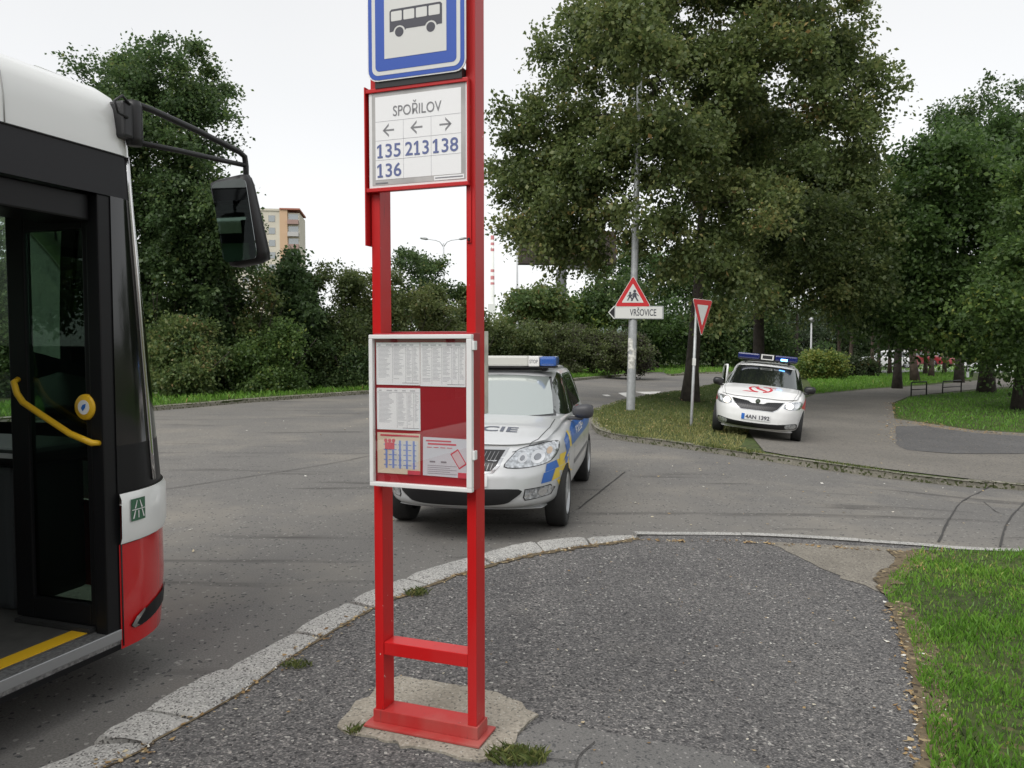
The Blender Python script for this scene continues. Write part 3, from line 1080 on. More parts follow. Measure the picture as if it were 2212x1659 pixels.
# the big linden behind the two traffic signs
LD = 22.9
linden_lobes = lobes_px([(1550, -70, 220, 110, 0), (1330, 50, 120, 80), (1720, 40, 140, 80), (1240, 140, 85, 65), (1450, 140, 150, 90, 1), (1620, 160, 150, 90, -1), (1790, 120, 90, 70), (1850, 190, 50, 65),
                         (1130, 275, 55, 55), (1240, 270, 110, 80), (1420, 300, 130, 90, -2.2), (1600, 300, 140, 90, 2), (1770, 270, 120, 80), (1125, 385, 55, 55), (1260, 420, 120, 70), (1430, 440, 120, 70, -2.5),
                         (1590, 440, 130, 80, -1.5), (1185, 485, 75, 40), (1320, 525, 100, 40), (1490, 545, 90, 55, -2), (1575, 620, 70, 75, -1.8), (1835, 300, 55, 60), (1390, 130, 75, 90, -4.0), (1360, 20, 80, 60, -4.0), (1440, 250, 60, 60, -3.9), (1150, 440, 75, 55, 1), (1230, 500, 90, 45, 0), (1130, 520, 50, 32, 0.5), (1190, 380, 90, 60, 0), (1300, 330, 90, 60, -2)], LD, 1.9, 3)
tree('linden_tree', 'big broad linden with olive leaves and leaning trunk behind the two traffic signs', 'tree', G(1490, 868, z_isl), linden_lobes, 0.25, 8.2, 430, 175000, 0.74, 0.118, M_linden, lean=(0.5, 0.3), hue0=0.42)
# the darker tree right behind it
sec = lobes_px([(1640, 330, 120, 90), (1760, 400, 130, 90), (1690, 500, 140, 90), (1830, 480, 90, 80), (1790, 600, 110, 70), (1670, 610, 80, 60), (1840, 390, 65, 60), (1860, 570, 80, 60), (1740, 520, 90, 90, -2)], 29, 1.6, 5)
tree('broadleaf_tree', 'dark tree with a straight trunk just behind the white ambulance car', 'tree', (9.1, 29.5, -0.3), sec, 0.24, 9.0, 230, 80000, 0.85, 0.13, M_linden, hue0=0.33)

# the tall locust behind the bus
loc = lobes_px([(330, 150, 60, 40), (415, 215, 75, 45), (390, 130, 75, 50), (255, 150, 65, 45), (452, 150, 40, 30), (320, 215, 120, 55), (425, 240, 60, 40), (410, 310, 85, 45), (300, 320, 120, 80), (430, 385, 80, 55), (485, 430, 55, 60), (350, 440, 120, 80), (205, 270, 85, 80), (165, 160, 32, 16), (230, 430, 120, 90), (480, 470, 70, 55), (490, 525, 60, 45), (400, 540, 110, 60), (300, 560, 110, 60)], 27.5, 1.6, 8)
tree('locust_tree', 'tall feathery locust tree standing behind the bus mirror', 'tree', (-12.6, 28.0, 0.11), loc, 0.22, 9.6, 300, 110000, 0.75, 0.12, M_locust, hue0=0.42, flat=0.5)
loc2 = lobes_px([(-60, 330, 150, 120), (30, 480, 140, 110), (-140, 520, 160, 120), (-40, 600, 170, 110), (110, 560, 110, 80)], 26, 1.5, 9)
tree('broadleaf_tree', 'bushy dark tree seen through the open bus door', 'tree', (-17.5, 26.4, 0.11), loc2, 0.2, 7.0, 120, 38000, 0.8, 0.14, M_green, hue0=0.4)

# shrubs on the verge
shr = [  # px, top, half width, distance, material, hue, leaf, label
    (60, 560, 120, 24.5, M_shrub, 0.45, 0.12, 'dark shrub glimpsed through the bus door glass'),
    (-160, 580, 130, 23.5, M_green, 0.5, 0.12, 'green shrub beyond the left windows of the bus'),
    (205, 570, 105, 25.2, M_green, 0.45, 0.12, 'green shrub under the locust tree, seen through the folded bus door'),
    (345, 500, 95, 26.0, M_locust, 0.40, 0.13, 'tall dark shrub directly right of the bus windscreen'),
    (395, 690, 75, 24.6, M_shrub, 0.62, 0.10, 'low yellowish shrub at the verge edge below the bus mirror'),
    (455, 515, 90, 27.0, M_locust, 0.30, 0.14, 'tall dark feathery shrub right under the bus mirror'),
    (540, 560, 75, 27.6, M_shrub, 0.62, 0.12, 'yellow green shrub in front of the far apartment block'),
    (600, 700, 70, 26.6, M_green, 0.5, 0.10, 'low dark green shrub at the verge edge below the apartment block'),
    (640, 555, 60, 29.2, M_locust, 0.30, 0.15, 'dark narrow shrub below the balconies of the apartment block'),
    (715, 580, 70, 30.0, M_olive, 0.30, 0.11, 'grey green shrub left of the red sign posts'),
    (790, 578, 65, 31.2, M_olive, 0.45, 0.12, 'shrub standing behind the left red sign post'),
    (740, 730, 75, 29.0, M_shrub, 0.3, 0.10, 'low dark shrub at the verge edge left of the timetable case'),
    (875, 600, 70, 32.6, M_olive, 0.56, 0.12, 'olive rounded shrub framed between the red sign posts'),
    (950, 622, 62, 34.2, M_olive, 0.50, 0.12, 'olive shrub beneath the double street lamp'),
    (1020, 655, 55, 36.0, M_olive, 0.5, 0.12, 'low olive shrub partly behind the right red sign post'),
]
for px, top, hw, Y, lm, hu, lf, lab in shr:
    Y += 0.9
    b = at(px, 835, Y)
    b[2] = 0.11
    zt = at(px, top, Y)[2]
    k = Y / FOC
    h = zt - 0.1
    W = hw * k
    lb = []
    for q in range(6):
        fx, fz = rng.uniform(-0.7, 0.7), rng.uniform(0.2, 0.62)
        lb.append((np.array([b[0] + fx * W, b[1] + rng.uniform(-0.6, 0.9), 0.1 + fz * h]), W * rng.uniform(0.35, 0.55), 0.95, h * 0.2))
    for q in range(4):
        fx, fz = rng.uniform(-0.7, 0.7), rng.uniform(0.68, 0.86)
        lb.append((np.array([b[0] + fx * W, b[1] + rng.uniform(-0.5, 0.5), 0.1 + fz * h]), W * rng.uniform(0.25, 0.4), 0.6, h * rng.uniform(0.09, 0.14)))
    lb.append((np.array([b[0] + rng.uniform(-.3, .3) * W, b[1], zt - h * 0.12]), W * 0.26, 0.6, h * 0.15))
    lb.append((np.array([b[0], b[1] - 0.4, 0.1 + 0.22 * h]), W * 0.8, 0.6, h * 0.2))
    tree('shrub', lab, 'shrub', b, lb, 0.035, 0.1 + h * 0.7, 110, 22000, 0.58, lf, lm, group='shrubs along the far verge', hue0=hu, zmin=0.2, stems=5, twig_sides=4)
# small trees that rise above the shrubs, between the sign posts
for px, py, Y, rx, ry, lab in ((868, 565, 36, 38, 35, 'slender tree top rising beside the left red post'), (915, 585, 38, 32, 30, 'small tree crown just left of the double street lamp'), (985, 640, 39, 30, 28, 'thin young tree right of the double street lamp')):
    lb = lobes_px([(px, py, rx, ry), (px + 12, py + 45, rx, ry), (px - 12, py + 85, rx * 1.2, ry), (px + 22, py - 12, rx * 0.55, ry * 0.55)], Y, 0.5, px)
    b = at(px, 820, Y)
    b[2] = 0.11
    tree('young_tree', lab, 'tree', b, lb, 0.07, lb[0][0][2] + 0.3, 40, 5200, 0.5, 0.13, M_locust, group='young trees above the shrubs', hue0=0.45)
# hedge behind the police car
for px, top, hw, Y, lm, hu, lab in ((1085, 700, 75, 41.5, M_olive, 0.35, 'clipped olive hedge bush behind the right red post'), (1190, 702, 75, 43.5, M_maroon, 0.6, 'maroon tinged hedge bush above the police light bar'), (1285, 708, 70, 45.8, M_maroon, 0.55, 'maroon tinged hedge bush behind the lamp post'), (1358, 722, 46, 47.5, M_maroon, 0.42, 'rounded maroon bush at the end of the hedge, right of the lamp post')):
    b = at(px, 800, Y)
    b[2] = 0.11
    k = Y / FOC
    W, zt = hw * k, at(px, top, Y)[2]
    h = zt - 0.1
    lb = [(np.array([b[0] + fx * W, b[1] + rng.uniform(-0.3, 0.3), 0.1 + fz * h]), W * 0.45, 1.1, h * 0.3) for fx, fz in ((-0.55, 0.35), (0.0, 0.4), (0.55, 0.35), (-0.5, 0.68), (0.0, 0.7), (0.5, 0.66))]
    tree('hedge_bush', lab, 'hedge', b, lb, 0.03, 0.1 + h * 0.6, 90, 17000, 0.5, 0.12, lm, group='hedge along the curve', hue0=hu, zmin=0.25, stems=4, shell=0.75, twig_sides=4)
# background bushes and trees beyond the junction
for px, py, rx, ry, Y, lm, hu, lab in (
        (1160, 650, 62, 42, 57, M_shrub, 0.6, 'pale green bush in front of the hill'), (1245, 665, 75, 48, 59, M_green, 0.6, 'green bush under the billboard'), (1330, 640, 60, 60, 60, M_shrub, 0.3, 'dark bush directly left of the warning sign'),
        (1420, 690, 70, 75, 66, M_green, 0.3, 'dark bush at the far lawn edge, between lamp post and linden trunk'), (1540, 690, 60, 75, 68, M_shrub, 0.35, 'dark bush behind the give way sign'), (1630, 690, 65, 80, 70, M_shrub, 0.25, 'dark bush beyond the lawn, just left of the ambulance car roof'),
        (1365, 560, 90, 70, 72, M_green, 0.25, 'tall dark tree behind the lamp post'), (1480, 590, 80, 80, 74, M_green, 0.3, 'tall dark tree behind the linden trunk'), (1600, 560, 90, 90, 76, M_shrub, 0.3, 'tall dark tree behind the give way sign'), (1720, 560, 90, 90, 72, M_green, 0.25, 'tall dark tree above the ambulance car'),
        (1700, 700, 60, 60, 88, M_pine, 0.3, 'dark bush far behind the ambulance car roof'), (1790, 690, 70, 66, 92, M_pine, 0.4, 'dark bush beyond the car park, above the yellow green clipped bush'), (1870, 700, 60, 50, 95, M_shrub, 0.2, 'dark bush beyond the parked white car'),
        (1960, 690, 70, 58, 96, M_pine, 0.35, 'dark bush beyond the parked red cars'), (2070, 700, 80, 66, 90, M_shrub, 0.2, 'dark bush behind the thin white lamp pole in the park'), (2170, 710, 90, 70, 86, M_pine, 0.35, 'dark bush beyond the path, at its far bend')):
    b = at(px, 790, Y)
    b[2] = -0.3
    lb = lobes_px([(px, py, rx, ry * 0.7), (px - rx * 0.4, py + ry * 0.4, rx * 0.8, ry * 0.6), (px + rx * 0.4, py + ry * 0.5, rx * 0.8, ry * 0.6), (px, 755, rx, 28)], Y, 0.8, int(px))
    tree('distant_bush' if ry < 81 and py > 600 else 'distant_tree', lab, 'bush' if py > 600 else 'tree', b, lb, 0.16, lb[0][0][2], 70, 9000, 1.1, 0.26, lm, group='planting beyond the junction', hue0=hu, zmin=0.3, twig_sides=4)

# the park trees on the right
ta = lobes_px([(2050, 400, 120, 100), (2150, 360, 110, 95), (1985, 500, 110, 80), (2110, 500, 130, 90), (1935, 590, 85, 70), (2040, 600, 120, 80), (2180, 560, 110, 90), (1990, 680, 95, 55), (2100, 690, 110, 50), (2230, 400, 120, 120), (2280, 560, 120, 110), (2060, 310, 60, 50), (1900, 665, 80, 45), (1985, 712, 90, 32), (2080, 725, 90, 32), (2150, 735, 70, 30)], 31, 2.0, 12)
tree('park_tree', 'dense deep green tree with a thick dark trunk beyond the metal barriers', 'tree', G(2130, 848, z_isl), ta, 0.28, 9.0, 340, 105000, 0.95, 0.16, M_green, hue0=0.36)
tb = lobes_px([(2210, 560, 80, 60), (2235, 640, 110, 80), (2190, 720, 55, 45), (2270, 740, 80, 50), (2320, 560, 120, 100), (2330, 680, 100, 80), (2300, 430, 120, 90), (2160, 640, 60, 40), (2215, 765, 50, 22)], 24.0, 1.5, 13)
tree('park_tree', 'leafy low branched park tree closest to the road, with a black trunk', 'tree', G(2209, 885, z_isl), tb, 0.25, 8.0, 170, 45000, 0.8, 0.13, M_green, hue0=0.5)
tcx = lobes_px([(2085, 250, 65, 40), (2130, 200, 22, 45), (2180, 260, 60, 45), (2120, 290, 90, 40), (2215, 210, 25, 40)], 42, 1.0, 14)
tree('sparse_tree', 'thinly leaved tree top rising above the dense park trees', 'tree', (23.5, 42, -0.35), tcx, 0.2, 12.0, 75, 7600, 0.75, 0.17, M_shrub, hue0=0.25)
td = lobes_px([(1990, 430, 45, 45), (1985, 375, 32, 32), (1930, 480, 45, 50), (1985, 400, 40, 35)], 36, 1.0, 15)
tree('park_tree', 'lighter green tree between the linden and the dense park trees', 'tree', (17.6, 36.5, -0.35), td, 0.18, 8.0, 60, 12000, 0.8, 0.16, M_green, hue0=0.72)
# pine trunks in the shade
proto = None
for i, (px, y0, Y, r) in enumerate([(1884, 812, 50, 0.12), (1898, 806, 54, 0.13), (1922, 808, 53, 0.12), (1941, 812, 49, 0.15), (1978, 822, 43, 0.2), (1999, 808, 53, 0.12), (2012, 812, 49, 0.14), (2040, 806, 55, 0.12), (2066, 806, 56, 0.12), (1836, 800, 58, 0.15), (1812, 800, 62, 0.15)]):
    b = at(px, 800, Y)
    b[2] = z_isl(b[0], b[1])
    labs = ['slim pine trunk at the left end of the shaded row', 'slim pine trunk, second in the shaded row', 'thin pine trunk in front of the white van', 'pine trunk beside the red car', 'thick slanting pine trunk nearest to the barrier', 'slim pine trunk behind the thick slanting one', 'upright pine trunk right of the slanting one',
            'pine trunk behind the left metal barrier', 'pine trunk between the barrier and the thin white lamp', 'pine rising behind the ambulance mirror', 'pine at the clipped hedge']
    lb = [(np.array([b[0] + rng.uniform(-.8, .8), b[1] + rng.uniform(-.8, .8), z]), 1.5, 1.5, 0.6) for z in (4.1, 5.0, 6.0, 7.0)]
    tree('pine_tree', labs[i], 'pine tree', b, lb, r, 7.0, 40, 5200, 0.8, 0.24, M_pine, M_bark2, group='pines in the shaded row', lean=((-0.9 if i == 4 else rng.uniform(-.3, .3)), 0), hue0=0.45, twig_sides=4)
# clipped hedge and bush behind the ambulance car
for px, top, hw, Y, lm, hu, lab in ((1775, 762, 45, 46, M_green, 0.9, 'yellow green clipped bush just behind the ambulance car'), (1845, 768, 45, 50, M_pine, 0.5, 'dark clipped hedge at the far end of the path lawn')):
    b = at(px, 815, Y)
    b[2] = z_isl(b[0], b[1])
    k = Y / FOC
    W, zt = hw * k, at(px, top, Y)[2]
    h = zt - b[2]
    lb = [(np.array([b[0] + fx * W, b[1], b[2] + fz * h]), W * 0.5, 0.8, h * 0.3) for fx, fz in ((-0.5, 0.3), (0.5, 0.3), (-0.5, 0.7), (0.5, 0.7), (0, 0.5))]
    tree('hedge_bush', lab, 'hedge', b, lb, 0.03, b[2] + h * 0.6, 60, 9000, 0.45, 0.13, lm, group='clipped hedge in the park', hue0=hu, zmin=b[2] + 0.2, stems=3, shell=0.7, twig_sides=4)
# trees at the back of the stop: they close the view that windows and lacquer reflect
tb0 = None
for x, y, rz, lab in ((2.5, -13.0, 0, 'round crowned tree behind the bus stop lawn'), (-7.0, -15.0, 130, 'round crowned tree behind the tail of the bus'), (11.5, -11.0, 250, 'round crowned tree at the back of the right lawn'), (-26.0, 3.0, 40, 'round crowned tree on the far verge left of the bus'), (-29.0, -5.0, 190, 'round crowned tree on the far verge behind the bus, nearer its middle'), (-31.5, -13.0, 300, 'round crowned tree on the far verge level with the bus tail')):
    if tb0 is None:
        lb = [(np.array([x + a, y + b_, z]), 2.0, 2.0, 1.5) for a, b_, z in ((0, 0, 4.2), (-1.9, 0.4, 4.8), (1.9, -0.3, 5.0), (0.3, 1.2, 6.2), (-0.5, -1.2, 6.6), (0, 0, 7.6), (1.2, 1.5, 4.2), (-1.4, -1.5, 4.0))]
        tb0 = tree('round_tree', lab, 'tree', (x, y, 0.03), lb, 0.2, 6.5, 90, 16000, 1.0, 0.24, M_green, group='round trees behind the stop', hue0=0.45, twig_sides=4)
    else:
        c = tb0.copy()
        COL.objects.link(c)
        c.location = (x, y, 0.03)
        c.rotation_euler = (0, 0, R(rz))
        c['label'] = lab
        for ch in tb0.children:
            d = ch.copy()
            COL.objects.link(d)
            d.parent = c
# the far wood that closes the view behind the park and the verge: nobody could count it
FW_ = []
for x in np.arange(-110, 120, 2.2):
    Yd = 98 + 16 * math.sin(x * 0.05) + rng.uniform(-6, 6)
    if -38 < x < 12 and x > -40:
        zt = rng.uniform(3.0, 5.5)
    else:
        zt = rng.uniform(6, 10)
    if x > 22: zt += 4
    for _ in range(4):
        FW_.append([x + rng.uniform(-1.5, 1.5), Yd + rng.uniform(-3, 3), rng.uniform(0.15, 1) * zt])
LV, hue = foliage(FW_, np.full(len(FW_), 2.0), 52000, 0.55, 0.7, 7, 0.3, 0.2)
o = np_quads('far_wood', LV, hue, M_shrub)
tag(o, kind='stuff')

# ------------------------------------------------------------------ common paints
def worn_paint(name, col, chip, rough, fade):
    m = mat(name, col, rough, spec=0.35, coat=0.1)
    t = m.node_tree
    b = t.nodes['Principled BSDF']
    tcn = t.nodes.new('ShaderNodeTexCoord')
    c = None
    for sc_, lo, hi, colr, st in ((3.0, 0.45, 0.75, fade, (1, 1, 0.35)), (60.0, 0.735, 0.75, chip, (1, 1, 0.7)), (16.0, 0.66, 0.80, (col[0] * 0.45, col[1] * 2, col[2] * 2), (3, 3, 0.3))):
        mp = t.nodes.new('ShaderNodeMapping')
        mp.inputs['Scale'].default_value = st
        n = t.nodes.new('ShaderNodeTexNoise')
        n.inputs['Scale'].default_value = sc_
        n.inputs['Detail'].default_value = 5
        t.links.new(tcn.outputs['Object'], mp.inputs['Vector'])
        t.links.new(mp.outputs[0], n.inputs['Vector'])
        r = t.nodes.new('ShaderNodeValToRGB')
        r.color_ramp.elements[0].position, r.color_ramp.elements[1].position = lo, hi
        t.links.new(n.outputs[0], r.inputs[0])
        x = t.nodes.new('ShaderNodeMix')
        x.data_type = 'RGBA'
        t.links.new(r.outputs[0], x.inputs[0])
        if c is None: x.inputs[6].default_value = (*col, 1)
        else: t.links.new(c, x.inputs[6])
        x.inputs[7].default_value = (*colr, 1)
        c = x.outputs[2]
    t.links.new(c, b.inputs['Base Color'])
    return m


M_redfade = worn_paint('dusty red paint', (0.42, 0.028, 0.026), (0.4, 0.36, 0.3), 0.65, (0.40, 0.13, 0.11))
M_red = worn_paint('red sign paint', (0.52, 0.007, 0.008), (0.62, 0.5, 0.47), 0.42, (0.50, 0.03, 0.03))
M_white = mat('white paint', (0.78, 0.78, 0.77), 0.4, var=0.03)
M_paper = mat('printed paper', (0.86, 0.86, 0.86), 0.7)
M_ink = mat('grey print', (0.23, 0.23, 0.25), 0.8)
M_inkl = mat('pale print', (0.50, 0.50, 0.52), 0.8)
M_signgrey = mat('grey lettering', (0.24, 0.24, 0.25), 0.7)
M_signblue = mat('faded blue lettering', (0.13, 0.16, 0.33), 0.7)
M_blue = mat('sign blue', (0.035, 0.095, 0.42), 0.4, spec=0.4)
M_retro = mat('retroreflective white', (0.66, 0.66, 0.63), 0.5)
M_dark = mat('dark pictogram', (0.06, 0.06, 0.075), 0.5)
M_black = mat('black plastic', (0.012, 0.012, 0.013), 0.45)
M_blackgloss = mat('black lacquer', (0.006, 0.006, 0.007), 0.12, spec=0.5, coat=0.3)
M_rubber = mat('tyre rubber', (0.018, 0.018, 0.018), 0.8, bump=0.2, bscale=60)
M_steel = mat('galvanised steel', (0.36, 0.37, 0.37), 0.5, metal=0.55, var=0.15, vscale=9)
M_alu = mat('silver wheel paint', (0.42, 0.43, 0.44), 0.35, metal=0.7)
M_chrome = mat('chrome trim', (0.7, 0.7, 0.7), 0.12, metal=1.0)
M_signred = mat('sign red', (0.55, 0.02, 0.025), 0.45)
M_maroonp = mat('dark red backing board', (0.33, 0.018, 0.025), 0.3, spec=0.5)
M_yellow = mat('yellow plastic', (0.75, 0.45, 0.02), 0.4)
M_cream = mat('cream plastic', (0.57, 0.565, 0.52), 0.35, coat=0.3)
M_bluel = mat('blue lamp plastic', (0.03, 0.10, 0.36), 0.15, coat=0.6)
M_lens = mat('clear lamp lens', (0.46, 0.48, 0.50), 0.06, metal=0.6, spec=0.9, coat=0.8, var=0.6, vscale=26)
M_pane = glass_mat('clear pane', (0.985, 0.985, 0.985), 0.06, const=True)

# ------------------------------------------------------------------ the bus stop sign
STOP_A = R(20.7)
sp = G(812, 1557, lambda x, y: 0.16)
stop = empty('bus_stop_sign', (sp[0], sp[1], 0.152), (0, 0, -STOP_A))
tag(stop, 'red two post bus stop sign with route numbers and timetable case on a concrete footing', 'bus stop sign')
bm = bmesh.new()
add_box(bm, -0.032, 0.500, -0.05, 0.13, 0.0, 0.010, 0.002)
bm_obj('base_plate', bm, M_redfade, stop)
bm = bmesh.new()
add_box(bm, -0.008, 0.476, -0.008, 0.098, 0.010, 0.062, 0.003)
bm_obj('base_rail', bm, M_redfade, stop)
for x0 in (0.0, 0.428):
    box('post', x0, x0 + 0.040, 0.0, 0.09, 0.062, 3.62, M_red, stop, 0.003)
box('crossbar', 0.041, 0.427, 0.003, 0.087, 0.30, 0.355, M_red, stop, 0.003)
# round topped bus sign plate
sg = plate('sign_plate', rrect(0.012, 0.446, 2.672, 3.36, 0.045), -0.040, -0.034, M_white, stop)
plate('blue_field', rrect(0.017, 0.441, 2.677, 3.355, 0.041), -0.0415, -0.040, M_blue, sg)
plate('white_line', rrect(0.034, 0.424, 2.694, 3.338, 0.028), -0.0425, -0.0415, M_retro, sg)
plate('inner_blue', rrect(0.050, 0.408, 2.710, 3.322, 0.018), -0.0435, -0.0425, M_blue, sg)
plate('white_field', rect(0.092, 0.366, 2.756, 3.276), -0.0445, -0.0435, M_retro, sg)
bx0, bx1, bz0, bz1 = 0.117, 0.348, 2.857, 2.945
body_out = [(bx0, bz0), (0.134, bz0 + 0.002)] + [(0.160 + 0.027 * math.cos(R(a)), bz0 - 0.004 + 0.027 * math.sin(R(a))) for a in range(160, 9, -25)] + [(0.19, bz0 + 0.006), (0.272, bz0 + 0.006)] + \
    [(0.299 + 0.027 * math.cos(R(a)), bz0 - 0.004 + 0.027 * math.sin(R(a))) for a in range(160, 9, -25)] + [(0.330, bz0 + 0.004), (bx1, bz0 + 0.004), (bx1, bz1 - 0.008), (bx1 - 0.008, bz1), (bx0 + 0.008, bz1), (bx0, bz1 - 0.008)]
plates('bus_pictogram', [body_out, circ(0.160, bz0 - 0.003, 0.019), circ(0.299, bz0 - 0.003, 0.019)], -0.0452, -0.0445, M_dark, sg)
plates('pictogram_windows', [rrect(0.124 + i * 0.0555, 0.124 + i * 0.0555 + 0.048, 2.898, 2.936, 0.004, 3) for i in range(4)], -0.0458, -0.0452, M_retro, sg)
box('sign_bracket', 0.042, 0.426, -0.0335, 0.03, 2.648, 2.69, M_black, stop)
box('sign_bracket', 0.042, 0.426, -0.0335, 0.03, 3.30, 3.34, M_black, stop)
# route number panel
pan = box('route_panel', 0.006, 0.444, -0.022, -0.003, 2.252, 2.648, M_white, stop)
for nm, a in (('panel_frame', (-0.006, 0.450, -0.030, -0.003, 2.634, 2.650)), ('panel_frame', (-0.006, 0.450, -0.030, -0.003, 2.236, 2.2515))):
    box(nm, *a, M_red, stop, 0.002)
box('panel_frame', -0.012, -0.0065, -0.032, 0.035, 2.02, 2.66, M_red, stop, 0.001)
box('panel_frame', 0.4445, 0.4505, -0.029, -0.003, 2.252, 2.6335, M_red, stop, 0.001)
box('bracket_bar', 0.432, 0.452, -0.006, -0.001, 2.015, 2.2355, M_red, stop, 0.001)
box('bracket_bolt', 0.438, 0.447, -0.014, -0.006, 2.022, 2.034, M_black, stop, 0.002)
M_sheetgrey = mat('sun bleached grey border', (0.42, 0.41, 0.40), 0.6, var=0.2, vscale=8)
plate('grey_border', rect(0.020, 0.436, 2.262, 2.636), -0.0232, -0.022, M_sheetgrey, pan)
plate('white_sheet', rect(0.036, 0.418, 2.284, 2.616), -0.0240, -0.0232, M_paper, pan)
plate('imprint_strip', rect(0.30, 0.430, 2.264, 2.281), -0.0240, -0.0232, M_paper, pan)
plates('small_print', [rect(0.305, 0.425, 2.271, 2.2755)], -0.0246, -0.0240, M_ink, pan)
plates('small_print', [rect(0.035, 0.092, 2.268, 2.273)], -0.0246, -0.0240, M_ink, pan)
lin = []
for z in (2.517, 2.441, 2.363):
    lin.append(rect(0.036, 0.418, z - 0.0007, z + 0.0007))
for x in (0.164, 0.288):
    lin.append(rect(x - 0.0007, x + 0.0007, 2.284, 2.517))
plates('grid_lines', lin, -0.0246, -0.0240, M_inkl, pan)
yT = -0.0250
text_plate('lettering', "SPOŘILOV", 0.118, 0.334, 2.533, 2.576, yT, M_signgrey, pan, 0.006, 0.73)
for x0, x1, d in ((0.070, 0.122, -1), (0.196, 0.250, -1), (0.325, 0.378, 1)):
    zc, xm = 2.480, (x0 + x1) / 2
    tip = x0 if d < 0 else x1
    tail = x1 if d < 0 else x0
    s = -d
    plates('arrow', [[(tip + s * 0.006, zc - 0.0035), (tail, zc - 0.0035), (tail, zc + 0.0035), (tip + s * 0.006, zc + 0.0035)],
                     [(tip, zc), (tip + s * 0.028, zc + 0.027), (tip + s * 0.028, zc + 0.017), (tip + s * 0.010, zc)],
                     [(tip, zc), (tip + s * 0.028, zc - 0.027), (tip + s * 0.028, zc - 0.017), (tip + s * 0.010, zc)]], -0.0246, -0.0240, M_signgrey, pan)
for s, x0, x1, z0, z1 in (("135", 0.046, 0.152, 2.371, 2.426), ("213", 0.172, 0.278, 2.371, 2.426), ("138", 0.298, 0.406, 2.371, 2.426), ("136", 0.046, 0.154, 2.293, 2.348)):
    text_plate('route_number', s, x0 + (0.008 if s[0] == '1' else 0), x1, z0, z1, yT, M_signblue, pan, 0.012)
    w1 = 0.030
    for k, ch in enumerate(s):
        if ch == '1':
            xc = x0 + 0.0115 if k == 0 else x0 + (x1 - x0) * 0.507
            plate('figure_stroke', [(xc - 0.012, z0), (xc + 0.012, z0), (xc + 0.012, z0 + 0.0075), (xc + 0.004, z0 + 0.0075), (xc + 0.004, z1), (xc - 0.001, z1), (xc - 0.014, z1 - 0.009), (xc - 0.014, z1 - 0.017), (xc - 0.004, z1 - 0.010), (xc - 0.004, z0 + 0.0075), (xc - 0.012, z0 + 0.0075)], yT - 0.0004, yT + 0.0003, M_signblue, pan)
# timetable case
cy = -0.045
case = box('timetable_case', 0.028, 0.474, cy + 0.012, 0.03, 1.036, 1.660, M_maroonp, stop, 0.002)
fx0, fx1, fz0, fz1 = 0.014, 0.474, 1.031, 1.654
bm = bmesh.new()
fw = 0.017
for a in ((fx0, fx1, fz1 - fw, fz1), (fx0, fx1, fz0, fz0 + fw), (fx0, fx0 + fw, fz0 + fw, fz1 - fw), (fx1 - fw - 0.006, fx1, fz0 + fw, fz1 - fw)):
    add_box(bm, a[0], a[1], cy - 0.012, cy + 0.0115, a[2], a[3], 0.003)
bm_obj('door_frame', bm, M_white, stop)
for z in (1.592, 1.160):
    box('hinge', fx1 + 0.0005, fx1 + 0.011, cy - 0.008, cy + 0.02, z, z + 0.036, M_white, stop, 0.002)
yb = cy + 0.0115


def paper(name, x0, x1, z0, z1, m=None, tilt=0.0):
    c, s = math.cos(tilt), math.sin(tilt)
    xm, zm = (x0 + x1) / 2, (z0 + z1) / 2
    P = [(xm + (x - xm) * c - (z - zm) * s, zm + (x - xm) * s + (z - zm) * c) for x, z in rect(x0, x1, z0, z1)]
    return plate(name, P, yb - 0.0022, yb - 0.0006, m or M_paper, stop)


def table_print(par, x0, x1, z0, z1, cols):
    L, D = [], []
    W, H = x1 - x0, z1 - z0
    for c in cols:
        x = x0 + W * c
        L.append(rect(x - 0.0004, x + 0.0004, z0 + 0.05 * H, z1 - 0.10 * H))
    L.append(rect(x0 + 0.02 * W, x1 - 0.02 * W, z1 - 0.105 * H, z1 - 0.098 * H))
    n = 26
    for r in range(n):
        z = z1 - H * (0.13 + 0.78 * r / n)
        cs = [0.03] + list(cols) + [0.98]
        for a, b in zip(cs[:-1], cs[1:]):
            if r > n * rng.uniform(0.75, 1.1): continue
            e = a + (b - a) * rng.uniform(0.45, 0.93)
            D.append(rect(x0 + W * (a + 0.02), x0 + W * e, z - 0.0011, z + 0.0009))
    for k in range(5):
        xa = x0 + W * (0.05 + k * 0.18)
        D.append(rect(xa, xa + W * rng.uniform(0.05, 0.14), z1 - 0.075 * H, z1 - 0.045 * H))
    L.append(rect(x0 + W * 0.6, x0 + W * 0.97, z0 + 0.045 * H, z0 + 0.055 * H))
    plates('table_rules', L, yb - 0.0026, yb - 0.0022, M_ink, par)
    plates('table_print', D, yb - 0.0025, yb - 0.0022, M_inkl, par)


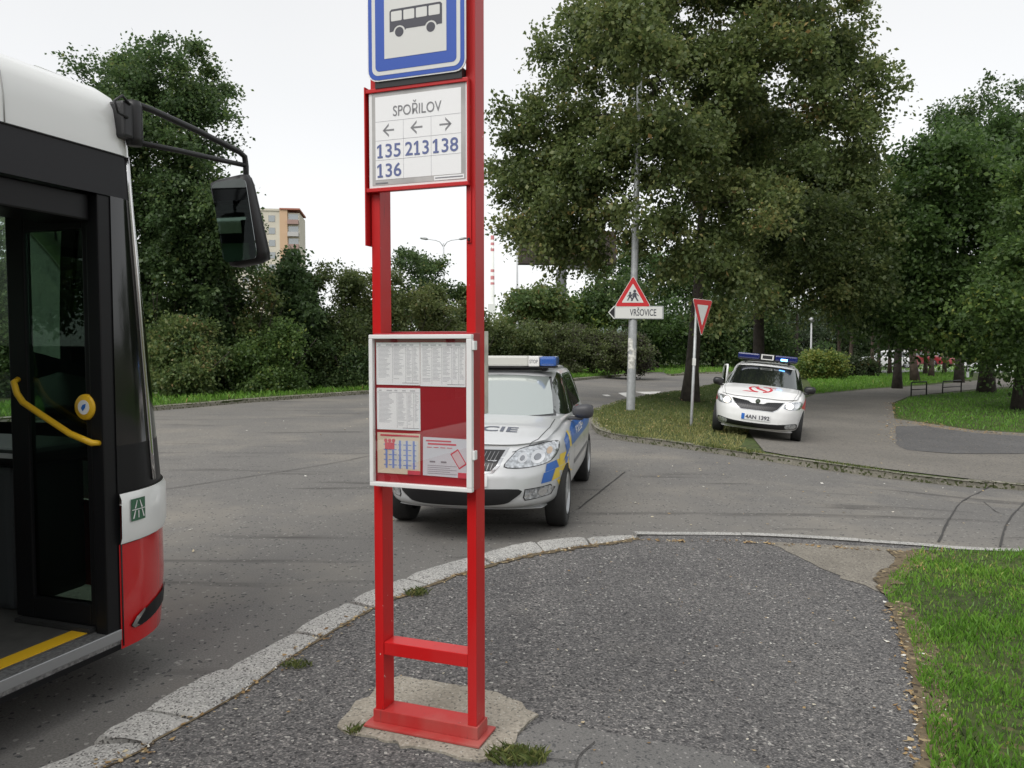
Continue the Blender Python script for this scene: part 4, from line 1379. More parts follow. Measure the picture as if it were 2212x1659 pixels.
p = paper('timetable_sheet', 0.038, 0.238, 1.449, 1.622)
table_print(p, 0.038, 0.238, 1.449, 1.622, (0.38, 0.68, 0.83))
p = paper('timetable_sheet', 0.240, 0.440, 1.446, 1.622, None, -0.004)
table_print(p, 0.240, 0.440, 1.446, 1.622, (0.26, 0.48, 0.70, 0.85))
p = paper('timetable_sheet', 0.039, 0.239, 1.265, 1.436, None, 0.004)
table_print(p, 0.039, 0.239, 1.265, 1.436, (0.47, 0.70, 0.85))
M_crm = mat('cream paper', (0.66, 0.55, 0.42), 0.7)
M_pr = mat('red print', (0.58, 0.06, 0.09), 0.7)
M_pb = mat('blue print', (0.20, 0.27, 0.58), 0.7)
M_pale = mat('pale blue print', (0.55, 0.60, 0.70), 0.7)
p = paper('zone_price_sheet', 0.040, 0.237, 1.084, 1.252, M_crm)
q = [rect(0.05 + 0.05, 0.230, 1.108, 1.222)]
plates('pale_grid', q, yb - 0.0026, yb - 0.0022, mat('pale grid print', (0.62, 0.60, 0.56), 0.7), p)
D = []
for i in range(5):
    x = 0.078 + i * 0.0315
    D.append(rect(x, x + 0.009, 1.106, 1.205 if i < 2 else 1.222))
for j in range(5):
    z = 1.118 + j * 0.021
    for i in range(7):
        x = 0.070 + i * 0.0225
        D.append(rect(x, x + 0.015, z, z + 0.004))
plates('blue_grid', D, yb - 0.0031, yb - 0.0027, M_pb, p)
plates('red_print', [rect(0.055, 0.232, 1.238, 1.245), rect(0.076, 0.120, 1.184, 1.212), rect(0.180, 0.237, 1.084, 1.101)] + [circ(0.080 + 0.018 * i, 1.220, 0.008, 12) for i in range(3)], yb - 0.0036, yb - 0.0032, M_pr, p)
p = paper('info_leaflet', 0.250, 0.442, 1.084, 1.240, mat('pale grey leaflet', (0.60, 0.60, 0.64), 0.6), -0.012)
plates('red_heading', [rect(0.264, 0.376, 1.224, 1.230), rect(0.272, 0.398, 1.211, 1.218), rect(0.405, 0.443, 1.082, 1.104)] + [rect(0.268 + i * .03, 0.290 + i * .03, 1.199, 1.202) for i in range(4)], yb - 0.0028, yb - 0.0023, M_pr, p)
plates('grey_lines', [rect(0.270, 0.40 - 0.03 * (i % 2), 1.126 - i * 0.008, 1.128 - i * 0.008) for i in range(5)] + [rect(0.28, 0.305, 1.139, 1.146), rect(0.33, 0.355, 1.139, 1.146)], yb - 0.0028, yb - 0.0023, M_ink, p)


def rot_rect(cx, cz, w, h, a):
    return [(cx + x * math.cos(a) - z * math.sin(a), cz + x * math.sin(a) + z * math.cos(a)) for x, z in ((-w / 2, -h / 2), (w / 2, -h / 2), (w / 2, h / 2), (-w / 2, h / 2))]


plates('phone_outline', [rot_rect(0.408, 1.158, 0.040, 0.072, R(33))], yb - 0.0028, yb - 0.0023, M_pr, p)
plates('phone_screen', [rot_rect(0.408, 1.158, 0.032, 0.060, R(33))], yb - 0.0033, yb - 0.0029, mat('pale pink print', (0.62, 0.48, 0.5), 0.6), p)
plate('case_glass', rect(0.0315, 0.450, 1.0485, 1.6365), cy - 0.006, cy - 0.004, M_pane, stop)
# the second case on the back, seen edge on
bk = box('rear_case', 0.03, 0.462, 0.093, 0.128, 1.33, 1.668, M_maroonp, stop, 0.003)
box('rear_case_edge', 0.4625, 0.468, 0.09, 0.131, 1.33, 1.668, mat('dirty white edge', (0.55, 0.53, 0.46), 0.6, var=0.3, vscale=14), stop, 0.001)

# ------------------------------------------------------------------ the other street signs
lp = G(1362, 886, z_isl)
lamp = empty('lamp_post', lp, (0, R(1.15), 0))
tag(lamp, 'tall grey steel lamp post that carries the children warning sign on the grass island', 'lamp post')
V, F = lathe_data([(0.10, -0.1), (0.115, 0.0), (0.112, 0.02), (0.110, 2.25), (0.100, 2.32), (0.092, 2.36), (0.088, 4.6), (0.072, 4.7), (0.066, 12.2)], 20)
mesh_obj('pole', V, F, M_steel, lamp, True)
V, F = [], []
tube_data([(0, 0, 12.1), (-0.2, -0.3, 12.5), (-0.9, -1.4, 12.7)], [0.05, 0.045, 0.04], 10, True, V, F)
mesh_obj('lamp_arm', V, F, M_steel, lamp, True)
box('lamp_head', -1.5, -0.8, -0.13, 0.13, -0.05, 0.07, M_steel, lamp, 0.03, Matrix.Translation((-.05, -1.55, 12.75)) @ Matrix.Rotation(R(57), 4, 'Z') @ Matrix.Translation((.8, 0, 0)))
M_stick = mat('torn paper stickers', (0.55, 0.54, 0.50), 0.8, var=0.45, vscale=14)
V, F = [], []
for a0, a1, z0, z1, rr in ((-150, -60, 1.05, 1.42, 0.1135), (-170, -95, 1.5, 1.82, 0.1132), (-95, -40, 1.28, 1.55, 0.114)):
    b = len(V)
    for k in range(7):
        a = R(a0 + (a1 - a0) * k / 6)
        V += [(rr * math.cos(a), rr * math.sin(a), z0 + rng.uniform(-.03, .03)), (rr * math.cos(a), rr * math.sin(a), z1 + rng.uniform(-.03, .03))]
    F += [(b + 2 * k, b + 2 * k + 2, b + 2 * k + 3, b + 2 * k + 1) for k in range(6)]
mesh_obj('sticker_remains', V, F, M_stick, lamp)


def tri(s, up=1, r=0.03, cx=0, cz=0):
    """rounded triangle, s = half side, corner radius r, apex up or down"""
    h = s * math.sqrt(3)
    C = [(-s + r * 1.732, -h / 3 + r), (s - r * 1.732, -h / 3 + r), (0, 2 * h / 3 - 2 * r)]
    P = []
    for (x, z), a0 in zip(C, (150, 270, 30)):
        for k in range(5):
            a = R(a0 + 120 * k / 4)
            P.append((cx + x + r * math.cos(a), cz + up * (z + r * math.sin(a))))
    return P if up > 0 else list(reversed(P))


wz = at(1367, 640, lp[1] - 0.13)
warn = empty('warning_sign', (wz[0], wz[1], wz[2]), (0, R(0.5), R(-5)))
tag(warn, 'red and white triangular warning sign with two walking children on the lamp post', 'warning sign')
plate('sign_plate', tri(0.455, 1, 0.035), 0, 0.006, M_retro, warn)
plate('red_border', tri(0.435, 1, 0.03), -0.003, -0.0005, M_signred, warn)
plate('white_field', tri(0.275, 1, 0.012, 0, 0.0), -0.006, -0.0035, M_retro, warn)


def child(cx, cz, k, f=1):
    P = [circ(cx, cz + 0.215 * k, 0.036 * k, 12),
         [(cx - 0.035 * k, cz + 0.175 * k), (cx + 0.035 * k, cz + 0.175 * k), (cx + 0.05 * k, cz + 0.07 * k), (cx - 0.05 * k, cz + 0.07 * k)],
         [(cx - 0.045 * k, cz + 0.075 * k), (cx + 0.0 * k, cz + 0.075 * k), (cx - 0.06 * k * f, cz - 0.03 * k), (cx - 0.10 * k * f, cz - 0.03 * k)],
         [(cx + 0.0 * k, cz + 0.075 * k), (cx + 0.045 * k, cz + 0.075 * k), (cx + 0.10 * k * f, cz - 0.03 * k), (cx + 0.06 * k * f, cz - 0.03 * k)],
         [(cx + 0.02 * k, cz + 0.165 * k), (cx + 0.035 * k, cz + 0.175 * k), (cx + 0.105 * k * f, cz + 0.10 * k), (cx + 0.09 * k * f, cz + 0.085 * k)],
         [(cx - 0.035 * k, cz + 0.175 * k), (cx - 0.02 * k, cz + 0.165 * k), (cx - 0.08 * k * f, cz + 0.09 * k), (cx - 0.095 * k * f, cz + 0.10 * k)]]
    return P


plates('children_pictogram', child(-0.068, -0.085, 0.78), -0.0085, -0.0065, M_dark, warn)
plates('children_pictogram', child(0.045, -0.088, 1.0), -0.0095, -0.0067, M_dark, warn)
box('sign_clamp', -0.09, 0.09, 0.0065, 0.05, -0.1, -0.06, M_steel, warn)
dz = at(1380, 675, lp[1] - 0.14)
dirs = empty('direction_sign', dz, (0, R(0.6), R(-6)))
tag(dirs, 'long white direction sign lettered VRŠOVICE with a black arrow tip, under the warning triangle', 'direction sign')
plate('arrow_backing', [(-0.62, -0.165), (-0.60, -0.165), (-0.60, 0.165), (-0.62, 0.165), (-0.765, 0.0)], 0, 0.02, M_retro, dirs)
plate('arrow_tip', [(-0.605, -0.14), (-0.605, 0.14), (-0.735, 0.0)], -0.003, -0.0005, M_black, dirs)
box('sign_board', -0.60, 0.615, 0.0, 0.09, -0.165, 0.165, M_steel, dirs, 0.006)
plate('white_field', rect(-0.585, 0.58, -0.145, 0.145), -0.003, -0.0005, M_retro, dirs)
text_plate('lettering', "VRŠOVICE", -0.225, 0.43, -0.085, 0.085, -0.0045, M_dark, dirs, 0.012, 0.70)
yp = G(1493, 919, z_isl)
yld = empty('yield_sign', yp, (0, R(1.9), 0))
tag(yld, 'red bordered give way triangle pointing down on a thin grey post in the grass', 'yield sign')
V, F = lathe_data([(0.03, -0.1), (0.032, 0.0), (0.03, 2.62), (0.0, 2.625)], 12)
mesh_obj('post', V, F, M_steel, yld, True)
box('white_tape', -0.032, 0.032, -0.034, 0.03, 1.27, 1.42, M_retro, yld, 0.004)
MR = empty('sign_head', (0.17, -0.06, 2.40), (0, R(-0.5), R(57)))
MR.parent = yld
pl = plate('sign_plate', tri(0.45, -1, 0.035), 0, 0.006, M_retro, yld)
pl.location, pl.rotation_euler = (0.115, -0.06, 2.40), (0, R(-0.5), R(50))
bpy.data.objects.remove(MR)
plate('red_border', tri(0.432, -1, 0.03), -0.003, -0.0005, M_signred, pl)
plate('white_field', tri(0.25, -1, 0.012), -0.006, -0.0035, M_retro, pl)
box('sign_clamp', -0.12, 0.0, 0.0065, 0.03, -0.2, -0.16, M_steel, pl)

# ------------------------------------------------------------------ far buildings and masts
bD = 186.0


def bxz(px, py): return at(px, py, bD)


M_plaster = mat('pale cream plaster', (0.60, 0.56, 0.47), 0.9, var=0.08, vscale=0.3)
M_orange = mat('orange plaster', (0.58, 0.40, 0.26), 0.9)
M_bal = mat('balcony fronts grey', (0.48, 0.47, 0.46), 0.8)
M_balred = mat('balcony fronts brown', (0.35, 0.24, 0.21), 0.8)
M_roofr = mat('red roof edge', (0.40, 0.16, 0.11), 0.8)
M_win = glass_mat('window pane', refl=0.25, body=(0.10, 0.11, 0.12))
M_frame = mat('window frame grey', (0.35, 0.34, 0.32), 0.7)
c0 = bxz(614, 742)
blk = empty('apartment_building', (c0[0], c0[1], 0), (0, 0, R(8)))
tag(blk, 'cream and orange apartment block with stacked balconies far behind the shrubs', 'apartment building')
ht = bxz(606, 456)[2]
box('wall', -16, -0.6, 0, 12, -1, ht, M_plaster, blk)
box('orange_bay', -0.595, 1.1, -0.25, 12, -1, ht + 0.3, M_orange, blk)
box('balcony_bay', 1.105, 3.75, 0.4, 12, -1, ht - 0.3, M_plaster, blk)
box('roof', -16.2, -0.605, -0.2, 12.2, ht + 0.01, ht + 0.5, M_plaster, blk)
box('roof_edge', -0.6, 3.95, -0.5, 12.2, ht + 0.31, ht + 0.65, M_roofr, blk)
for k in range(12):
    z = ht - 2.5 - 2.8 * k
    if z < 1: break
    for i in range(5):
        x = -2.4 - 3.0 * i
        f = box('window', x - 0.75, x + 0.75, -0.06, -0.005, z, z + 1.5, M_frame, blk)
        plate('pane', rect(x - 0.66, x + 0.66, z + 0.08, z + 1.42), -0.075, -0.062, M_win, f)
    b = box('balcony', 1.2, 3.6, -0.9, 0.38, z - 0.5, z + 0.5, M_bal if k % 2 else M_balred, blk)
    plate('pane', rect(1.3, 3.5, z + 0.6, z + 1.9), 0.35, 0.38, M_win, blk)
V, F = [], []
am = bxz(566, 440)
for dx, hh in ((-9.4, 8.5), (-8.2, 6.0), (-9.9, 4.5)):
    tube_data([(dx, 4, ht + 0.4), (dx, 4, ht + 0.4 + hh)], 0.09, 5, True, V, F)
for hh in (2.5, 4.5, 6.5):
    tube_data([(-10.0, 4, ht + hh), (-8.2, 4, ht + hh)], 0.06, 4, True, V, F)
mesh_obj('roof_antenna', V, F, M_steel, blk)
# striped chimney, far away
Yc = 820.0
cb = at(1064, 742, Yc)
chim = empty('chimney', (cb[0], cb[1], 0))
tag(chim, 'tall thin white chimney with red bands on the horizon beside the red posts', 'chimney')
zc = lambda py: at(1065, py, Yc)[2]
M_cw = mat('pale chimney concrete', (0.72, 0.73, 0.70), 0.9)
M_cr = mat('pale red band', (0.62, 0.25, 0.26), 0.9)  # pale red, low in saturation
rT, rB = 1.75, 2.3
zt = zc(509)


def rc(z): return rB + (rT - rB) * z / zt


V, F = lathe_data([(rc(0), -2), (rc(zt), zt), (0.01, zt)], 20)
mesh_obj('shaft', V, F, M_cw, chim, True)
for a, b in ((509, 518), (524, 530), (537, 543), (582, 588), (596, 604), (610, 615)):
    za, zb_ = zc(b), zc(a) + (0.05 if a == 509 else 0)
    V, F = lathe_data([(rc(za) + 0.06, za), (rc(zb_) + 0.06, zb_)], 20)
    mesh_obj('red_band', V, F, M_cr, chim, True)
box('base_house', -4.5, 3.0, -6, 6, -1, zc(657), M_cw, chim)
# double armed street lamp beyond the shrubs
Ys = 82.0
lb_ = at(959, 742, Ys)
sl = empty('street_lamp', (lb_[0], lb_[1], 0))
tag(sl, 'thin pale street lamp with two long arms seen between the red sign posts', 'street lamp')
M_pale = mat('pale lamp paint', (0.50, 0.51, 0.52), 0.5)
zt = at(959, 525, Ys)[2]
V, F = lathe_data([(0.14, -.2), (0.12, 2), (0.07, zt), (0.0, zt + .02)], 10)
mesh_obj('pole', V, F, M_pale, sl, True)
for sgn in (-1, 1):
    k = 2.05
    tube('arm', [(0, 0, zt - 0.4), (sgn * 0.35, 0, zt + 0.1), (sgn * 0.8, 0, zt + 0.28), (sgn * 1.6, 0, zt + 0.38)], [0.05, 0.045, 0.04, 0.035], M_pale, sl, 8)
    tube('lamp_head', [(sgn * 1.55, 0, zt + 0.38), (sgn * 1.75, 0, zt + 0.42), (sgn * 2.25, 0, zt + 0.5), (sgn * 2.4, 0, zt + 0.5)], [0.05, 0.13, 0.12, 0.03], M_steel, sl, 10)
# billboard on a monopole, partly behind the linden
Yb = 62.0
bb = at(1212, 742, Yb)
bil = empty('billboard', (bb[0], bb[1], 0), (0, 0, R(4)))
tag(bil, 'big dark brown billboard on one thick post half hidden behind the linden', 'billboard')
z0, z1 = at(1212, 572, Yb)[2], at(1212, 500, Yb)[2]
x0, x1 = at(1120, 560, Yb)[0] - bb[0], at(1330, 560, Yb)[0] - bb[0]
M_bb = mat('dark brown panel', (0.045, 0.033, 0.028), 0.7, var=0.2, vscale=1)
box('panel', x0, x1, -0.5, 0.5, z0, z1, M_bb, bil, 0.03)
box('lower_beam', x0 + 3.2, x1 - 1.6, -0.3, 0.3, z0 - 0.35, z0 - 0.01, mat('grey girder', (0.2, 0.2, 0.2), 0.6), bil)
V, F = lathe_data([(0.42, -0.3), (0.40, z0 - 0.36)], 18)
mesh_obj('post', V, F, mat('grey post paint', (0.16, 0.16, 0.17), 0.6), bil, True)
# pale mast at its left end
Ym = 70
mb = at(1117, 742, Ym)
mz = at(1117, 548, Ym)[2]
ms = empty('thin_mast', (mb[0], mb[1], 0))
tag(ms, 'thin pale mast directly left of the billboard panel', 'mast')
V, F = lathe_data([(0.11, -0.3), (0.09, mz), (0, mz + 0.02)], 8)
mesh_obj('pole', V, F, M_pale, ms, True)
box('mast_cap', -0.15, 0.15, -0.15, 0.15, mz + 0.021, mz + 0.25, M_steel, ms, 0.03)
# the hill on the horizon
V, F = [], []
n = 60
for i in range(n + 1):
    x = -260 + 900 * i / n
    f = (x + 60) / 90
    hgt = 34 * float(sm(f * 0.9)) + 3 + 2.0 * math.sin(x * 0.09) + 1.5 * math.sin(x * 0.23)
    for j, (dy, k) in enumerate(((-130, 0.0), (-50, 0.7), (0, 1.0), (160, 0.0))):
        V.append((x, 880 + dy, -1 + hgt * k))
for i in range(n):
    for j in range(3):
        F.append((4 * i + j, 4 * i + 4 + j, 4 * i + 5 + j, 4 * i + 1 + j))
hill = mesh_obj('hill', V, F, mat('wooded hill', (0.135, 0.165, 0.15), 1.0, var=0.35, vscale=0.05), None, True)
hill['kind'] = 'structure'
# park furniture
M_iron = mat('dark painted iron', (0.025, 0.026, 0.026), 0.5, metal=0.3)
for (xa, ya, xb, yb_, top), lab in (((1968, 858, 2001, 856, 826), 'black metal hoop barrier at the path edge, the one nearer the road'), ((2036, 850, 2076, 847, 824), 'black metal hoop barrier by the thick park tree trunk')):
    A, B = G(xa, ya, z_isl), G(xb, yb_, z_isl)
    h = at(xa, top, A[1])[2] - A[2]
    r_ = empty('hoop_barrier', A)
    tag(r_, lab, 'barrier', 'hoop barriers by the path')
    d = B - A
    tube('hoop', [(0, 0, -0.1), (0, 0, h - 0.06), tuple(d * 0.03 + np.array([0, 0, h])), tuple(d * 0.97 + np.array([0, 0, h])), tuple(d + np.array([0, 0, h - 0.06])), tuple(d + np.array([0, 0, -0.1]))], 0.026, M_iron, r_, 8)
    tube('middle_rail', [tuple(d * 0.01 + np.array([0, 0, h * 0.5])), tuple(d * 0.99 + np.array([0, 0, h * 0.5]))], 0.018, M_iron, r_, 8)
for (px, y0, y1, Y), lab in (((2090, 814, 738, 47), 'thin white lamp pole beside the thick park tree trunk'), ((1751, 800, 726, 60), 'thin pale pole behind the yellow green bush')):
    b = at(px, y0, Y)
    b[2] = -0.3
    r_ = empty('park_lamp', b)
    tag(r_, lab, 'lamp post', 'thin park lamps')
    hh = at(px, y1, Y)[2] + 1.3
    V, F = lathe_data([(0.09, -0.1), (0.075, 0.5), (0.06, hh), (0, hh + .01)], 10)
    mesh_obj('pole', V, F, M_pale, r_, True)
    V, F = lathe_data([(0.05, hh + .011), (0.2, hh + 0.1), (0.22, hh + 0.3), (0.02, hh + 0.42)], 12)
    mesh_obj('lamp_head', V, F, M_steel, r_, True)
sheet('car_park', [(26, 57), (52, 57), (60, 86), (28, 86)], lambda x, y: -0.22, 0.0, mat('pale concrete paving', (0.42, 0.42, 0.42), 0.9, var=0.1, vscale=0.5), 8, 0.3)


# ------------------------------------------------------------------ cars
def sstep(a, b, x): return float(sm((x - a) / (b - a)))


def lerp_k(K, x): return float(np.interp(x, [k[0] for k in K], [k[1] for k in K]))


def box_grid(na, nb, nc):
    """vertices of a gridded box surface in [-1,1]^3 and its faces"""
    idx, V, F = {}, [], []

    def v(i, j, k):
        key = (i, j, k)
        if key not in idx:
            idx[key] = len(V)
            V.append((2 * i / na - 1, 2 * j / nb - 1, 2 * k / nc - 1))
        return idx[key]
    for i in range(na):
        for j in range(nb):
            F.append((v(i, j, 0), v(i, j + 1, 0), v(i + 1, j + 1, 0), v(i + 1, j, 0)))
            F.append((v(i, j, nc), v(i + 1, j, nc), v(i + 1, j + 1, nc), v(i, j + 1, nc)))
    for i in range(na):
        for k in range(nc):
            F.append((v(i, 0, k), v(i + 1, 0, k), v(i + 1, 0, k + 1), v(i, 0, k + 1)))
            F.append((v(i, nb, k), v(i, nb, k + 1), v(i + 1, nb, k + 1), v(i + 1, nb, k)))
    for j in range(nb):
        for k in range(nc):
            F.append((v(0, j, k), v(0, j, k + 1), v(0, j + 1, k + 1), v(0, j + 1, k)))
            F.append((v(na, j, k), v(na, j + 1, k), v(na, j + 1, k + 1), v(na, j, k + 1)))
    return V, F


def car_shapes(p):
    """lower body and cabin as two smooth shells; front = +x, left = +y"""
    nose, tail, hw = p['nose'], p['tail'], p['hw']
    xm, hl = (nose + tail) / 2, (nose - tail) / 2
    V, F = box_grid(84, 40, 26)
    B = []
    for a, b, c in V:
        r = (abs(a) ** 5 + abs(b) ** 5) ** 0.2
        r = max(r, 1e-6)
        mx = max(abs(a), abs(b))
        a2, b2 = a / r * mx ** 0 if mx > 0.999 else a, b / r if mx > 0.999 else b
        # plan rounding fades inside the top and bottom faces
        k = max(abs(a), abs(b)) ** 6
        a2, b2 = a * (1 - k) + (a / r) * k, b * (1 - k) + (b / r) * k
        rc_ = (max(abs(a), abs(b)) ** 7 + abs(c) ** 7) ** (1 / 7)
        kk = (max(abs(a), abs(b)) * abs(c)) ** 3
        c2 = c * (1 - kk) + c / rc_ * kk
        sc = 1 * (1 - kk) + kk / rc_
        a2, b2 = a2 * sc, b2 * sc
        x = xm + a2 * hl
        zt_, zb_ = lerp_k(p['top'], x), lerp_k(p['bot'], x)
        z = zb_ + (zt_ - zb_) * (c2 + 1) / 2
        # hood camber
        if c > 0.99: z += p.get('camber', 0.03) * (1 - b * b) * (1 if x > 0 else 0.3)
        W = hw * lerp_k(p['wid'], x)
        sd = lerp_k([(0.15, 0.90), (0.3, 0.965), (0.5, 0.995), (0.62, 1.0), (0.78, 0.99), (0.95, 0.945), (1.1, 0.91)], z)
        y = b2 * W * sd
        if a2 > 0.55:
            f = sstep(0.55, 1.0, a2)
            x += f * lerp_k(p['front'], z)
            x -= f * p['bow'] * (abs(y) / hw) ** 2
        elif a2 < -0.6:
            f = sstep(0.6, 1.0, -a2)
            x += f * lerp_k(p['rear'], z)
            x += f * 0.10 * (abs(y) / hw) ** 2
        B.append((x, y, z))
    C = []
    V2, F2 = box_grid(50, 32, 16)
    g0, g1 = p['cab0'], p['cab1']   # (front x, rear x, half width) at belt and at roof
    zb0, zt0 = p['belt'], p['roof']
    for a, b, c in V2:
        mx = max(abs(a), abs(b))
        k = mx ** 8
        r = (abs(a) ** 7 + abs(b) ** 7) ** (1 / 7) or 1
        a2, b2 = a * (1 - k) + a / r * k, b * (1 - k) + b / r * k
        t = (c + 1) / 2
        rc_ = (mx ** 6 + max(c, 0) ** 6) ** (1 / 6) or 1
        kk = (mx * max(c, 0)) ** 3
        c2 = c * (1 - kk) + c / rc_ * kk
        sc = (1 - kk) + kk / rc_
        t = (c2 + 1) / 2
        xf = g0[0] + (g1[0] - g0[0]) * t - 0.09 * b2 * b2 * (1 - 0.3 * t)
        xr = g0[1] + (g1[1] - g0[1]) * t ** 0.85 + 0.06 * b2 * b2
        wd = g0[2] + (g1[2] - g0[2]) * t ** 1.15
        x = (xf + xr) / 2 + a2 * sc * (xf - xr) / 2
        taper = 1 - 0.07 * sstep(0.2, 1.0, -a2) - 0.05 * sstep(0.5, 1, a2)
        y = b2 * sc * wd * taper
        z = zb0 + (zt0 - zb0) * t
        if c > 0.99:
            z += 0.045 * (1 - a2 * a2) * (1 - 0.6 * b2 * b2) * 1.0 - 0.02 * max(0, -a2)
        C.append((x, y, z))
    B = [(x, y, z + p.get('dz', 0)) for x, y, z in B]
    C = [(x, y, z + p.get('dz', 0)) for x, y, z in C]
    return (B, F), (C, F2)


ZOFF = 0.0


def zo(pts, axis): return pts if axis == 'top' else [(a, b + ZOFF) for a, b in pts]


def outline_patch(bvh, pts, axis, off, cell=0.05, mirror=False):
    """an outline drawn in front (y,z), side (x,z) or top (x,y) view laid on a shell"""
    bm = bmesh.new()
    pts = zo(pts, axis)
    f = bm.faces.new([bm.verts.new((a, b, 0)) for a, b in pts])
    bmesh.ops.triangulate(bm, faces=[f])
    xs, ys = [q[0] for q in pts], [q[1] for q in pts]
    cut_cells(bm, cell, min(xs) - 1e-4, max(xs), min(ys) - 1e-4, max(ys))
    bad = []
    for v in bm.verts:
        a, b = v.co.x, v.co.y
        if axis == 'front': o, d = Vector((9, a, b)), Vector((-1, 0, 0))
        elif axis == 'rear': o, d = Vector((-9, a, b)), Vector((1, 0, 0))
        elif axis == 'left': o, d = Vector((a, 9, b)), Vector((0, -1, 0))
        elif axis == 'right': o, d = Vector((a, -9, b)), Vector((0, 1, 0))
        else: o, d = Vector((a, b, 9)), Vector((0, 0, -1))
        hit, nn, ix, ds = bvh.ray_cast(o, d)
        if hit is None:
            bad.append(v)
            continue
        if nn.dot(d) > 0: nn = -nn
        v.co = hit + nn * 0.5 * off - d * 0.5 * off
    if bad:
        bmesh.ops.delete(bm, geom=bad, context='VERTS')
    bmesh.ops.recalc_face_normals(bm, faces=bm.faces)
    w = {'front': Vector((1, 0, 0)), 'rear': Vector((-1, 0, 0)), 'left': Vector((0, 1, 0)), 'right': Vector((0, -1, 0)), 'top': Vector((0, 0, 1))}[axis]
    if sum(f.normal.dot(w) for f in bm.faces) < 0:
        bmesh.ops.reverse_faces(bm, faces=bm.faces)
    return bm


def both(pts): return [(-a, b) for a, b in reversed(pts)]


def smooth_closed(pts, n=4):
    P = [np.array(q, float) for q in pts]
    m = len(P)
    O = []
    for i in range(m):
        p0, p1, p2, p3 = P[i - 1], P[i], P[(i + 1) % m], P[(i + 2) % m]
        for k in range(n):
            t = k / n
            O.append(tuple(p1 + 0.5 * t * ((p2 - p0) * 0.6 + t * (2 * p0 * 0.6 - 5 * p1 + 1.8 * p1 + (4 - 1.2) * p2 * 1.0 - 0.6 * p3 * 1.0 - 0 * p0)) if False else 0.5 * (2 * p1 + (p2 - p0) * t + (2 * p0 - 5 * p1 + 4 * p2 - p3) * t * t + (3 * p1 - p0 - 3 * p2 + p3) * t ** 3)))
    return O


M_arch = mat('wheel arch lining', (0.012, 0.012, 0.012), 0.9)


def make_wheel(parent, x, y, r, side, rim_m, spokes=7):
    wv = 0.195
    prof = [(r * 0.66, -wv / 2), (r * 0.9, -wv / 2), (r * 0.97, -wv * 0.46), (r, -wv * 0.36), (r, wv * 0.36), (r * 0.97, wv * 0.46), (r * 0.9, wv / 2), (r * 0.66, wv / 2), (r * 0.63, 0), (r * 0.66, -wv / 2)]
    V, F = lathe_data(prof, 36, 'Y')
    t = mesh_obj('wheel', V, F, M_rubber, parent, True)
    t.location = (x, y, r)
    bm = bmesh.new()
    V, F = lathe_data([(r * 0.665, wv * 0.44), (r * 0.64, wv * 0.5), (r * 0.60, wv * 0.42), (r * 0.55, wv * 0.30)], 36, 'Y')
    vs = [bm.verts.new(v) for v in V]
    for f in F: bm.faces.new([vs[i] for i in f])
    for k in range(spokes):
        an = 2 * math.pi * k / spokes
        M = Matrix.Rotation(an, 4, 'Y')
        P = [(r * 0.12, wv * 0.47, 0.035), (r * 0.12, wv * 0.47, -0.035), (r * 0.60, wv * 0.38, -0.045), (r * 0.60, wv * 0.38, 0.045)]
        a = [bm.verts.new(M @ Vector(q)) for q in P]
        b = [bm.verts.new(M @ (Vector(q) - Vector((0, 0.03, 0)))) for q in P]
        bm.faces.new(a)
        for i in range(4):
            bm.faces.new((a[i], a[(i + 1) % 4], b[(i + 1) % 4], b[i]))
    V, F = lathe_data([(0.001, wv * 0.49), (r * 0.13, wv * 0.49), (r * 0.17, wv * 0.44)], 20, 'Y')
    vs = [bm.verts.new(v) for v in V]
    for f in F:
        bm.faces.new([vs[i] for i in f])
    bmesh.ops.recalc_face_normals(bm, faces=bm.faces)
    rm = bm_obj('rim', bm, rim_m, t)
    V, F = lathe_data([(r * 0.655, wv * 0.2), (0.001, wv * 0.2)], 30, 'Y')
    mesh_obj('brake_disc', V, F, M_black, t)
    if side < 0:
        t.rotation_euler = (0, 0, math.pi)
    return t


def car_base(root, p, paint):
    (B, BF), (Cb, CF) = car_shapes(p)
    me = bpy.data.meshes.new('b')
    me.from_pydata(B, [], BF)
    me.update()
    bvh = BVHTree.FromPolygons([Vector(v) for v in B], BF)
    cvh = BVHTree.FromPolygons([Vector(v) for v in Cb], CF)
    body = link('body', me, paint, root, True)
    # wheel openings
    cut_bm = bmesh.new()
    for x in p['axles']:
        for s in (-1, 1):
            V, F = lathe_data([(0.0001, 0), (p['arch'], 0), (p['arch'], 0.36), (0.0001, 0.36)], 40, 'Y', (x, 0.62 if s > 0 else -0.98, p['wr'] + 0.01))
            vs = [cut_bm.verts.new(v) for v in V]
            for f in F: cut_bm.faces.new([vs[i] for i in f])
    bmesh.ops.remove_doubles(cut_bm, verts=cut_bm.verts, dist=0.001)
    bmesh.ops.recalc_face_normals(cut_bm, faces=cut_bm.faces)
    cutter = bm_obj('cutter', cut_bm, M_arch)
    md = body.modifiers.new('arch', 'BOOLEAN')
    md.object = cutter
    md.operation = 'DIFFERENCE'
    md.solver = 'EXACT'
    md.material_mode = 'TRANSFER'
    bpy.context.view_layer.update()
    dg = bpy.context.evaluated_depsgraph_get()
    new = bpy.data.meshes.new_from_object(body.evaluated_get(dg))
    body.modifiers.clear()
    body.data = new
    cm = cutter.data
    bpy.data.objects.remove(cutter)
    new.polygons.foreach_set('use_smooth', [q.material_index == 0 for q in new.polygons])
    cab = mesh_obj('cabin', Cb, CF, paint, root, True)
    for x in p['axles']:
        for s in (-1, 1):
            make_wheel(root, x, s * (p['hw'] - 0.115), p['wr'], s, p['rim'], p['spokes'])
    return body, cab, bvh, cvh


